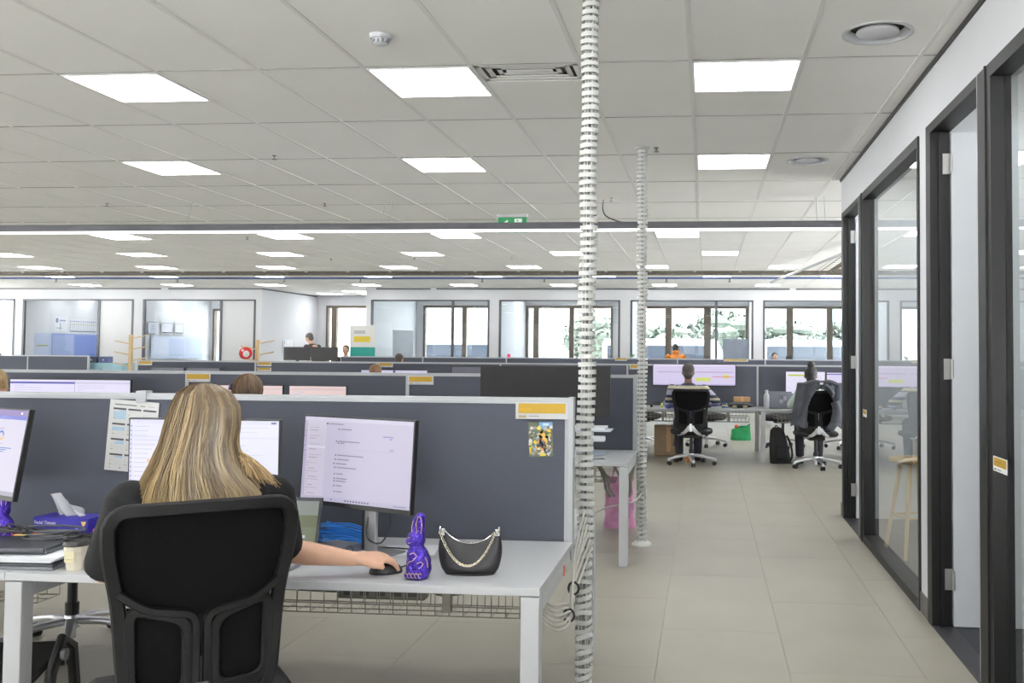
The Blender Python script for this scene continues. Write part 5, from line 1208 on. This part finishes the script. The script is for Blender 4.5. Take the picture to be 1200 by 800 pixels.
t = thing('keyboard', 'white keyboard on the second-row desk beneath the document shelf', 'keyboard', (-1.0, 6.55, TH)); MB().box(-.2, .2, -.06, .06, 0, .015, bev=.004).build('case', MELA, t)
b = MB()
for r_ in range(5):
    for c_ in range(15): b.box(-.19+.0255*c_, -.17+.0255*c_, -.05+.021*r_, -.034+.021*r_, .015, .018)
o = b.build('keys', PAP, t); o['kind'] = 'stuff'
# ------------------------------------------------------------------ third row desk things
t = thing('water_bottle', 'white metal water bottle on the desk left of the grey laptop', 'bottle', (.79, 12.62, TH))
MB().lathe([(0, 0), (.036, 0), (.038, .01), (.038, .165), (.030, .19), (.020, .205), (.020, .215), (0, .215)], 24).build('body', MELA, t, smooth=50); MB().lathe([(0, .215), (.022, .215), (.022, .245), (.0, .247)], 18).build('cap', MELA, t, smooth=50)
t = thing('laptop', 'open grey laptop between the white bottle and the bun', 'laptop', (.965, 12.72, TH), .1)
MB().box(-.15, .17, -.12, .10, 0, .016, bev=.004).build('base', LG, t); MB().box(-.15, .16, -.006, .006, 0, .215, bev=.004).build('lid', mat('grey_lid', (104, 106, 118), .5), t, loc=(0, -.05, .012), rot=(-.15, 0, -.05))
flatprint(.12, .12, [(0, 0, 1, 1, (96, 98, 110)), (.1, .1, .5, .5, (140, 142, 150)), (.55, .4, .9, .9, (136, 138, 148)), (.3, .6, .5, .9, (80, 80, 90))]).build('stickers', PRINT, t, loc=(-.02, -.06, .06), rot=(-.15, 0, -.05))
t = thing('duffel', 'grey folded bag with a box on top at the third row', 'bag', (.45, 12.70, TH), 0)
MB().ball((0, 0, .045), (.20, .10, .045), 26, 12).build('body', mat('dark_grey_cloth', (70, 72, 76), .9, var=.3, scale=20, bump=.5, bscale=60), t, smooth=True)
for k, x in enumerate((-.08, .06)): MB().box(x-.03, x+.03, -.12, -.06, 0, .04, bev=.01).build('strap', mat('tan_webbing', (176, 166, 140), .8), t)
b = MB(); b.tube(spline([(-.18, -.06, .03), (-.1, -.11, .07), (.05, -.11, .07), (.17, -.07, .04)], 6), .008, 6); b.build('piping', GREYP, t)
t = thing('cardboard_box', 'small brown cardboard box on the folded grey bag', 'box', (.47, 12.70, TH+.088), .03); MB().box(-.105, .105, -.07, .07, 0, .06, bev=.002).build('box', mat('brown_card', (182, 142, 98), .8), t); MB().box(-.02, .02, -.071, .071, .0, .0605).build('tape', mat('tape', (196, 160, 120), .5), t)
t = thing('headphones', 'black and yellow headphones on the desk left of the man in stripes', 'headphones', (-.66, 12.62, TH))
MB().tube([(.08*math.cos(a), 0, .012+.062*math.sin(a)) for a in [PI*k/12 for k in range(13)]], .008, 8).build('headband', BLACK, t, smooth=True)
for s in (-1, 1): MB().cyl((s*.085, 0, .028), (s*.055, 0, .028), .03, n=16).build('ear_cup', mat('yellow_green_foam', (206, 206, 90), .7) if s > 0 else BLACK, t)
t = thing('white_mug', 'white mug left of the man in stripes', 'mug', (-.52, 12.60, TH)); MB().lathe([(0, 0), (.036, 0), (.04, .01), (.04, .095), (.036, .095), (.034, .01), (0, .01)], 20).build('body', MELA, t, smooth=40); MB().tube([(-.04-.024*math.sin(a), 0, .05+.026*math.cos(a)) for a in [PI*k/8 for k in range(9)]], .005, 6).build('handle', MELA, t)
t = thing('blue_mug', 'blue and yellow mug at the right hand of the man in stripes', 'mug', (.24, 12.62, TH)); MB().lathe([(0, 0), (.034, 0), (.036, .008), (.036, .07), (.032, .07), (.03, .01), (0, .01)], 20).build('body', mat('blue_glaze', (88, 112, 170), .3), t, smooth=40); MB().lathe([(.037, .03), (.0375, .03), (.0375, .045), (.037, .045)], 20).build('band', mat('yellow_glaze', (220, 200, 70), .4), t)
t = thing('backpack', 'black backpack standing on the floor against the desk leg', 'backpack', (.93, 12.42, 0), .1)
b = MB()
def bpk(u, v):
    a = u*2*PI; ca, sa = math.cos(a), math.sin(a); w_ = .115*(1-.30*v**2.2)+.02*(1-v); lean = -.05*v; z = v*.46
    return (lean+.03+w_*math.copysign(abs(ca)**.6, ca)*(1 if v < .96 else .6), .08*math.copysign(abs(sa)**.6, sa)*(1-.4*v**3), z if v < .99 else .462)
b.grid(bpk, 28, 14); b.box(-.09, .16, -.07, .07, 0, .01); b.box(-.06, .03, -.04, .04, .44, .465, bev=.008); b.build('body', mat('black_nylon', (22, 22, 25), .75, bump=.5, bscale=25), t, smooth=50)
MB().box(-.05, .09, -.105, -.07, .05, .22, bev=.02).build('front_pocket', mat('black_nylon'), t); MB().box(-.006, .006, -.088, -.083, .19, .2).build('badge', GREYP, t)
MB().tube(spline([(.1, -.03, .36), (.15, -.05, .25), (.17, -.05, .1), (.14, -.04, .03)], 6), .014, 8).build('strap', mat('black_nylon'), t); MB().tube(spline([(-.05, 0, .45), (-.03, -.01, .49), (.0, 0, .455)], 5), .007, 6).build('loop', mat('black_nylon'), t)
t = thing('moving_box', 'brown cardboard carton under the desk left of the man in stripes', 'box', (-.53, 13.3, 0), .05)
MB().box(-.20, .2, -.17, .17, 0, .40, bev=.003).build('box', mat('carton', (160, 138, 110), .85, var=.1, scale=8), t); MB().box(-.03, .03, -.171, .171, .05, .402).build('tape', mat('tape'), t); MB().box(-.2, .2, -.175, -.17, .395, .41).build('flap', mat('carton'), t)
flatprint(.1, .12, [(0, 0, 1, 1, (158, 136, 108)), (.1, .1, .4, .5, (90, 86, 90)), (.5, .5, .9, .9, (90, 86, 90)), (.2, .6, .4, .9, (120, 90, 70))]).build('printed_marks', PRINT, t, loc=(.05, -.1718, .12))
t = thing('red_strap', 'red lanyard strap hanging under the desk of the man in stripes', 'strap', (-.33, 12.85, .3)); MB().band([(0, 0, .3), (.05, 0, .22), (-.02, 0, .12), (-.06, 0, -.02)], .045, .012).build('strap', mat('red_webbing', (208, 52, 44), .7), t)
MB().box(-.1, -.02, -.02, .02, -.1, -.0, bev=.01).build('buckle', BLACK, t)
t = thing('green_bag', 'green cloth bag on the floor far behind the third row', 'bag', (.56, 15.6, 0)); GB = mat('green_cloth', (34, 140, 84), .8, var=.2, scale=12, bump=.5, bscale=18)
def gb(u, v): a = u*2*PI; ca, sa = math.cos(a), math.sin(a); return (.17*math.copysign(abs(ca)**.6, ca)*(1-.12*v), .1*sa*(1-.3*v), v*(.21+.05*ca+.015*math.sin(5*a)))
b = MB().grid(gb, 28, 10); b.box(-.14, .14, -.08, .08, 0, .008); b.box(-.12, .12, -.05, .05, .10, .18, bev=.03); b.build('body', GB, t, smooth=60); MB().ball((-.07, -.02, .22), (.035, .03, .03)).build('red_top', mat('coral_cloth', (226, 110, 80), .7), t, smooth=True)
t = thing('shoe', 'orange shoe of the man in stripes under his chair', 'shoe', (-.22, 12.35, 0), .0); MB().ball((0, 0, .05), (.05, .13, .045), 20, 10).build('upper', mat('orange_suede', (204, 118, 40), .8), t, smooth=True); MB().box(-.045, .045, -.125, .13, 0, .02, bev=.008).build('sole', mat('pale_rubber', (196, 170, 130), .7), t)
# plant, ball etc. on the far rails
t = thing('small_plant', 'tiny green plant on the far rail beside the farther cable spine', 'plant', (-1.55, 19.6, 1.29)); b = MB()
for k in range(12): a = k*2.4; b.add([(0, 0, .0), (.03*math.cos(a)-.01, .03*math.sin(a), .05), (.07*math.cos(a), .07*math.sin(a), .07+.01*(k % 3)), (.03*math.cos(a)+.012, .03*math.sin(a), .045)], [(0, 1, 2, 3)])
b.build('leaf', mat('plant_green', (70, 120, 60), .6), t); MB().lathe([(0, 0), (.03, 0), (.035, .03), (0, .03)], 12).build('pot', MELA, t)
t = thing('pink_toy', 'bright pink ball on the far rail above the dark wide monitor', 'ornament', (-4.15, 19.6, 1.29+.035)); MB().ball((0, 0, 0), .04).build('ball', mat('hot_pink', (236, 60, 130), .5), t, smooth=True)
# wooden peg stands
WOOD = mat('pale_wood', (200, 174, 130), .6, var=.12, scale=8, stretch=(6, 6, 1), bump=.1, bscale=30)
def peg_stand(label, x, y, z0, h, seed):
    t = thing('peg_stand', label, 'peg stand', (x, y, z0)); MB().box(-.026, .026, -.02, .02, 0, h, bev=.004).build('post', WOOD, t); MB().box(-.12, .12, -.09, .09, 0, .02, bev=.005).build('base', WOOD, t); rn = random.Random(seed)
    for k in range(6): s = -1 if k % 2 else 1; z = h-.06-k*.085; MB().cyl((0, 0, z), (s*.26, 0, z+.05), .009, n=8).build('peg', WOOD, t)
    return t
peg_stand('left wooden peg stand between the two left office windows', -8.80, 13.75, TH, .95, 1); peg_stand('right wooden peg stand behind the red and white toy', -6.62, 13.42, TH, .88, 2)
t = thing('plush_toy', 'red and white toy hanging on the right wooden peg stand', 'toy', (-6.75, 13.33, 1.37)); MB().ball((0, 0, 0), (.1, .06, .09), 18, 12).build('body', mat('red_plush', (196, 52, 50), .9), t, smooth=True); MB().ball((.03, -.045, -.01), (.05, .03, .05)).build('white_front', mat('white_plush', (226, 224, 222), .9), t, smooth=True)
MB().ball((-.02, -.05, .04), (.02, .012, .02)).build('eye', mat('white_plush'), t, smooth=True)
t = thing('side_table', 'low table under the left wooden peg stand', 'table', (-8.80, 13.75, 0)); MB().box(-.3, .3, -.2, .2, TH-.03, TH).build('top', MELA, t)
for sx in (-1, 1):
    for sy in (-1, 1): MB().box(sx*.27-.02, sx*.27+.02, sy*.17-.02, sy*.17+.02, 0, TH-.03).build('leg', MELA, t)
t = thing('storage_cabinet', 'pale blue low cabinet beside the fourth row screens', 'cabinet', (-13.25, 19.9, 0)); LB = mat('pale_blue_laminate', (156, 194, 206), .5)
MB().box(-.48, .48, -.22, .22, .05, 1.10, bev=.004).build('body', LB, t); MB().box(-.47, .47, -.21, .21, 0, .05).build('plinth', GREYP, t)
for s in (-1, 1): d = MB().box(s*.24-.23, s*.24+.23, -.238, -.221, .07, 1.0, bev=.003).build('door', LB, t); MB().box(s*.03-.006, s*.03+.006, -.25, -.238, .5, .62).build('handle', SILV, d)
for x, l, cc in ((-13.60, 'dark box with a grey mark on the pale blue cabinet', (64, 70, 84)), (-13.32, 'blue-grey box with a white mark on the pale blue cabinet', (104, 110, 150))):
    t = thing('desk_box', l, 'box', (x, 19.9, 1.10)); MB().box(-.12, .12, -.08, .08, 0, .14, bev=.004).build('box', mat('box_%d' % cc[0], cc, .6), t); MB().box(-.012, .012, -.084, -.08, .05, .08).build('mark', PAP, t)
# teal pull-up banner
t = thing('pull_up_banner', 'white and teal pull-up banner at the left of the bright window office', 'banner', (-7.96, 21.3, 0))
rc = [(0, 0, 1, 1, (46, 160, 148)), (0, .74, 1, 1, (226, 226, 222)), (.15, .80, .8, .87, (214, 190, 60)), (.15, .9, .6, .94, (190, 190, 190))]
for (x0_, z0_, x1_, z1_) in ((.12, .42, .34, .55), (.38, .38, .72, .56), (.2, .2, .4, .34), (.5, .22, .7, .34)): rc += [(x0_, z0_, x1_, z0_+.012, (30, 110, 104)), (x0_, z1_-.012, x1_, z1_, (30, 110, 104)), (x0_, z0_, x0_+.02, z1_, (30, 110, 104)), (x1_-.02, z0_, x1_, z1_, (30, 110, 104))]
rc += [('p', [(.44, .42), (.47, .5), (.55, .53), (.63, .5), (.66, .42), (.61, .42), (.59, .475), (.55, .495), (.51, .475), (.49, .42)], (210, 236, 232))]
flatprint(.6, 1.93, rc, .0006).build('print', PRINT, t, loc=(-.3, -.004, .06)); MB().box(-.3, .3, .0, .004, .06, 1.99).build('sheet', MELA, t); MB().box(-.32, .32, -.08, .08, 0, .06, bev=.01).build('cassette', SILV, t); MB().cyl((0, .02, .05), (0, .02, 1.99), .01, n=8).build('pole', SILV, t); MB().box(-.3, .3, -.008, .008, 1.98, 2.0).build('top_bar', SILV, t)
# far dark monitors before the standing man
for x, l in ((-9.2, 'left one of the far dark monitors before the standing man'), (-8.56, 'right one of the far dark monitors before the standing man')):
    monitor(l, (x, 20.55, 1.33), .62, .30, 0, None, lit=False, standm=BLACK, standz=.92)
t = thing('high_desk', 'raised desk carrying the far dark monitors', 'desk', (-8.9, 20.7, 0)); MB().box(-.9, .7, -.35, .35, .89, .92).build('worktop', MELA, t)
for s in (-.85, .65): MB().box(s-.03, s+.03, -.3, .3, 0, .89).build('leg', MELA, t)
# printed sheets on the back walls of the left rooms
def sheet(label, x, y, z, w_, h_, rc, wallrot=0):
    t = thing('wall_print', label, 'poster', (x, y, z), wallrot); flatprint(w_, h_, rc, .0006).build('print', PRINT, t); MB().box(0, w_, .0005, .003, 0, h_).build('sheet', MELA, t)
pap = (214, 216, 222)
PX = -17.856
sheet('note poster in the left office, left of the wide table poster', PX, 24.42, 1.88, .50, .40, [(0, 0, 1, 1, pap), (.1, .6, .3, .9, (120, 130, 160)), (.4, .7, .9, .8, (140, 150, 176)), (.1, .2, .6, .25, (150, 156, 170)), (.45, .1, .5, .6, (110, 116, 140))], PI/2)
sheet('wide table poster in the left office', PX, 25.06, 1.88, 1.15, .36, [(0, 0, 1, 1, pap), (0, .55, 1, .6, (196, 186, 120)), (0, 0, 1, .07, (60, 72, 104)), (.0, .8, 1, .84, (120, 130, 160))]+[(.08*k, .06, .08*k+.012, .9, (120, 130, 160)) for k in range(13)], PI/2)
sheet('large pale blue whiteboard in the left office', PX, 23.66, 1.10, 2.6, .72, [(0, 0, 1, 1, (132, 152, 204)), (0, 0, .25, 1, (176, 186, 210)), (.27, .1, .6, .95, (156, 170, 208)), (.03, .5, .2, .56, (150, 160, 100)), (.62, .05, 1, .95, (108, 132, 198))], PI/2)
PX = -14.516
sheet('note sheet in the second office, leftmost of its three sheets', PX, 23.41, 1.82, .46, .34, [(0, 0, 1, 1, (206, 208, 216)), (.1, .85, .9, .9, (120, 124, 136))]+[(.2+.03*k, .15+.12*k, .75, .19+.12*k, (140, 146, 186)) for k in range(5)], PI/2)
for y, w_, l in ((24.0, .56, 'table sheet with a dark footer in the second office, middle one'), (24.64, .44, 'table sheet with a dark footer in the second office, right one')):
    sheet(l, PX, y, 1.82, w_, .34, [(0, 0, 1, 1, (206, 208, 216)), (.04, .05, .96, .14, (60, 66, 84)), (.04, .14, .07, .85, (110, 114, 130)), (.93, .14, .96, .85, (110, 114, 130)), (.04, .82, .96, .86, (130, 134, 150))], PI/2)
sheet('large pale board with faint blue fields in the second office', PX, 23.55, 1.15, 2.55, .60, [(0, 0, 1, 1, (186, 196, 218)), (.02, .1, .3, .9, (196, 204, 222)), (.33, .1, .62, .9, (172, 184, 212)), (.65, .1, .97, .9, (178, 190, 214))], PI/2)
sheet('faint line drawing on the white side wall', -11.285, 24.35, 1.3, .55, .38, [(0, 0, 1, 1, (228, 229, 232)), (.1, .7, .16, .95, (90, 90, 100)), (.3, .2, .32, .9, (170, 172, 180)), (.5, .5, .7, .52, (170, 172, 180)), (.75, .2, .77, .9, (170, 172, 180)), (.4, .3, .7, .32, (180, 180, 190))], PI/2)
# flip chart in the bright window room, blind board in the tree-window room
t = thing('flip_chart', 'pale grey flip chart standing in the bright window office', 'flip chart', (-8.0, 24.35, 0), 1.0)
MB().box(-.33, .33, -.012, .012, .95, 1.95, bev=.004).build('board', mat('pale_board', (196, 200, 208), .6), t, rot=(-.0, 0, 0))
for s in (-1, 1): MB().cyl((s*.3, .0, 1.0), (s*.38, -.2, 0), .012, n=8).build('leg', SILV, t)
MB().cyl((0, .02, 1.6), (0, .45, 0), .012, n=8).build('leg', SILV, t)
t = thing('mobile_board', 'grey mobile board standing in the room of the trees window', 'board', (.78, 25.6, 0)); MB().box(-.35, .35, -.015, .015, .9, 1.78, bev=.004).build('board', mat('grey_board', (184, 188, 202), .6), t)
for s in (-1, 1): MB().box(s*.3-.02, s*.3+.02, -.02, .02, 0, .9).build('leg', SILV, t); MB().box(s*.3-.02, s*.3+.02, -.25, .25, 0, .04).build('foot', SILV, t)
# door/window stickers on the corridor
for y, l, s_ in ((3.93, 'yellow and white sticker on the nearest glazing post', 1), (6.99+.2, 'yellow and white sticker on the farther glazing post', .9)):
    t = thing('post_sticker', l, 'sticker', (XW-.022, y+.10, .96), -PI/2); rc = [(0, 0, 1, 1, (232, 232, 232)), (.05, .35, .95, .93, YEL), (.12, .62, .6, .7, (150, 110, 20)), (.1, .1, .25, .2, (40, 40, 40)), (.3, .12, .6, .18, (120, 120, 120))]
    flatprint(.18*s_, .06*s_, rc).build('print', PRINT, t); MB().box(0, .18*s_, .0005, .002, 0, .06*s_).build('backing', MELA, t)

# ------------------------------------------------------------------ corridor rooms
t = thing('wooden_stool', 'wooden stool with splayed legs behind the farther corridor glass', 'stool', (1.475, 6.93, 0), .3)
MB().lathe([(0, .66), (.16, .66), (.175, .675), (.17, .69), (0, .69)], 28).build('seat', WOOD, t, smooth=50)
for k in range(4): a = PI/4+k*PI/2; MB().cyl((.09*math.cos(a), .09*math.sin(a), .66), (.21*math.cos(a), .21*math.sin(a), 0), .017, .013, n=10).build('leg', WOOD, t)
b = MB()
for k in range(4): a, c = PI/4+k*PI/2, PI/4+(k+1)*PI/2; b.cyl((.16*math.cos(a), .16*math.sin(a), .28), (.16*math.cos(c), .16*math.sin(c), .28), .009, n=8)
b.build('stretcher', WOOD, t)
t = thing('meeting_table', 'white round-edged table in the farther corridor room', 'table', (2.9, 7.0, 0)); MB().box(-.75, .75, -.5, .5, .70, .73, bev=.01).build('top', MELA, t)
for sx in (-1, 1):
    for sy in (-1, 1): MB().box(sx*.68-.025, sx*.68+.025, sy*.43-.025, sy*.43+.025, 0, .70).build('leg', SILV, t)
t = thing('meeting_table', 'white table in the nearer corridor room', 'table', (3.0, 3.2, 0)); MB().box(-.75, .75, -.5, .5, .70, .73, bev=.01).build('top', MELA, t)
for sx in (-1, 1):
    for sy in (-1, 1): MB().box(sx*.68-.025, sx*.68+.025, sy*.43-.025, sy*.43+.025, 0, .70).build('leg', SILV, t)
for (x, y, l) in ((1.75, 7.7, 'glass-side far light panel added to brighten the farther corridor room'), (1.75, 6.1, 'glass-side near light panel added to brighten the farther corridor room'), (3.3, 7.7, 'middle far light panel added to brighten the farther corridor room'), (3.3, 6.1, 'middle near light panel added to brighten the farther corridor room'), (2.0, 4.5, 'glass-side far light panel added to brighten the nearer corridor room'), (2.1, 3.0, 'glass-side light panel added to brighten the nearer corridor room'), (3.5, 2.6, 'wall-side light panel added to brighten the nearer corridor room')):
    t = thing('ceiling_light', l, 'ceiling light', (x, y, ZC-.012)); link('frame', lf, t); link('diffuser', ld, t)  # unseen panels added to brighten the rooms behind the corridor glass

# ------------------------------------------------------------------ outdoors
o = MB().box(-70, 70, -70, 120, -.6, -.5).build('asphalt', mat('pale_asphalt', (214, 214, 212), .9, var=.08, scale=1)); o['kind'] = 'structure'
LEAF = mat('tree_leaves', (46, 52, 42), .9, var=.5, scale=1.5)
def tree(label, x, y, h, r, seed):
    t = thing('tree', label, 'tree', (x, y, -.5)); rn = random.Random(seed); b = MB()
    for k in range(900):
        while True:
            p = Vector((rn.uniform(-1, 1), rn.uniform(-1, 1), rn.uniform(-1, 1)))
            if .35 < p.length < 1: break
        p = Vector((p.x*r, p.y*r, h*.62+p.z*h*.38)); q = Vector((rn.gauss(0, 1), rn.gauss(0, 1), rn.gauss(0, 1))).normalized()*.22; s_ = q.orthogonal().normalized()*.13
        b.add([p-q, p+s_, p+q, p-s_], [(0, 1, 2, 3)])
    for k in range(26):
        a = rn.uniform(0, 6.28); e = rn.uniform(-.9, .9); q = math.sqrt(1-e*e)*.62; b.ball((r*q*math.cos(a), r*q*math.sin(a), h*.62+e*h*.27), (r*.36*rn.uniform(.8, 1.2), r*.36, h*.13*rn.uniform(.8, 1.2)), 10, 7)
    o = b.build('crown', LEAF, t); o['kind'] = 'stuff'; MB().tube([(0, 0, 0), (.05, 0, h*.3), (0, .1, h*.6)], [.16, .12, .06], 8).build('trunk', mat('bark', (96, 84, 72), .9), t)
tree('tree outside, left in the tree window', -2.6, 60, 3.7, 2.2, 1); tree('tall tree outside, middle of the tree window', 1.0, 64, 4.7, 2.6, 2); tree('tree outside, right in the tree window', 5.0, 60, 3.9, 2.4, 3); tree('tree outside beyond the office left of the cable spines', -8.5, 72, 4.8, 2.6, 4); tree('small tree outside at the far right window', 9.6, 66, 4.2, 2.4, 5)
def van(label, x, y, rz, L=5.4, H=2.4, col=(150, 154, 160), band=(30, 44, 84)):
    t = thing('van', label, 'vehicle', (x, y, -.5), rz); pr = [(-L/2, .35), (L/2, .35), (L/2, .9), (L/2-.5, 1.05), (L/2-1.1, H-.05), (L/2-1.5, H), (-L/2+.1, H), (-L/2, H-.2)]
    MB().extrude(pr, -.85, .85).build('body', mat('van_paint_%d' % col[0], col, .3), t)
    MB().box(-L/2+.2, L/2-1.4, -.87, -.851, 1.1, H-.25).build('window', mat('dark_van_glass', (24, 28, 36), .3), t); MB().box(-L/2, L/2-.1, -.87, -.851, .6, .95).build('stripe', mat('van_band_%d' % band[0], band, .4), t)
    for s in (-1, 1):
        for q in (-.88, .70): MB().cyl((s*L*.32, q, .33), (s*L*.32, q+.18, .33), .33, n=20).build('wheel', BLACK, t)
van('white van parked outside the tree window', -1.2, 36, 0); van('blue banded white van outside, right of the first', 4.6, 37, .15, col=(120, 126, 136), band=(28, 44, 96)); van('white van outside the office behind the cable spines', -9.2, 38, .1, col=(140, 142, 146)); van('pale vehicle outside the far right window', 10.6, 42, .3, 4.8, 1.9, (132, 134, 138), (36, 50, 90))
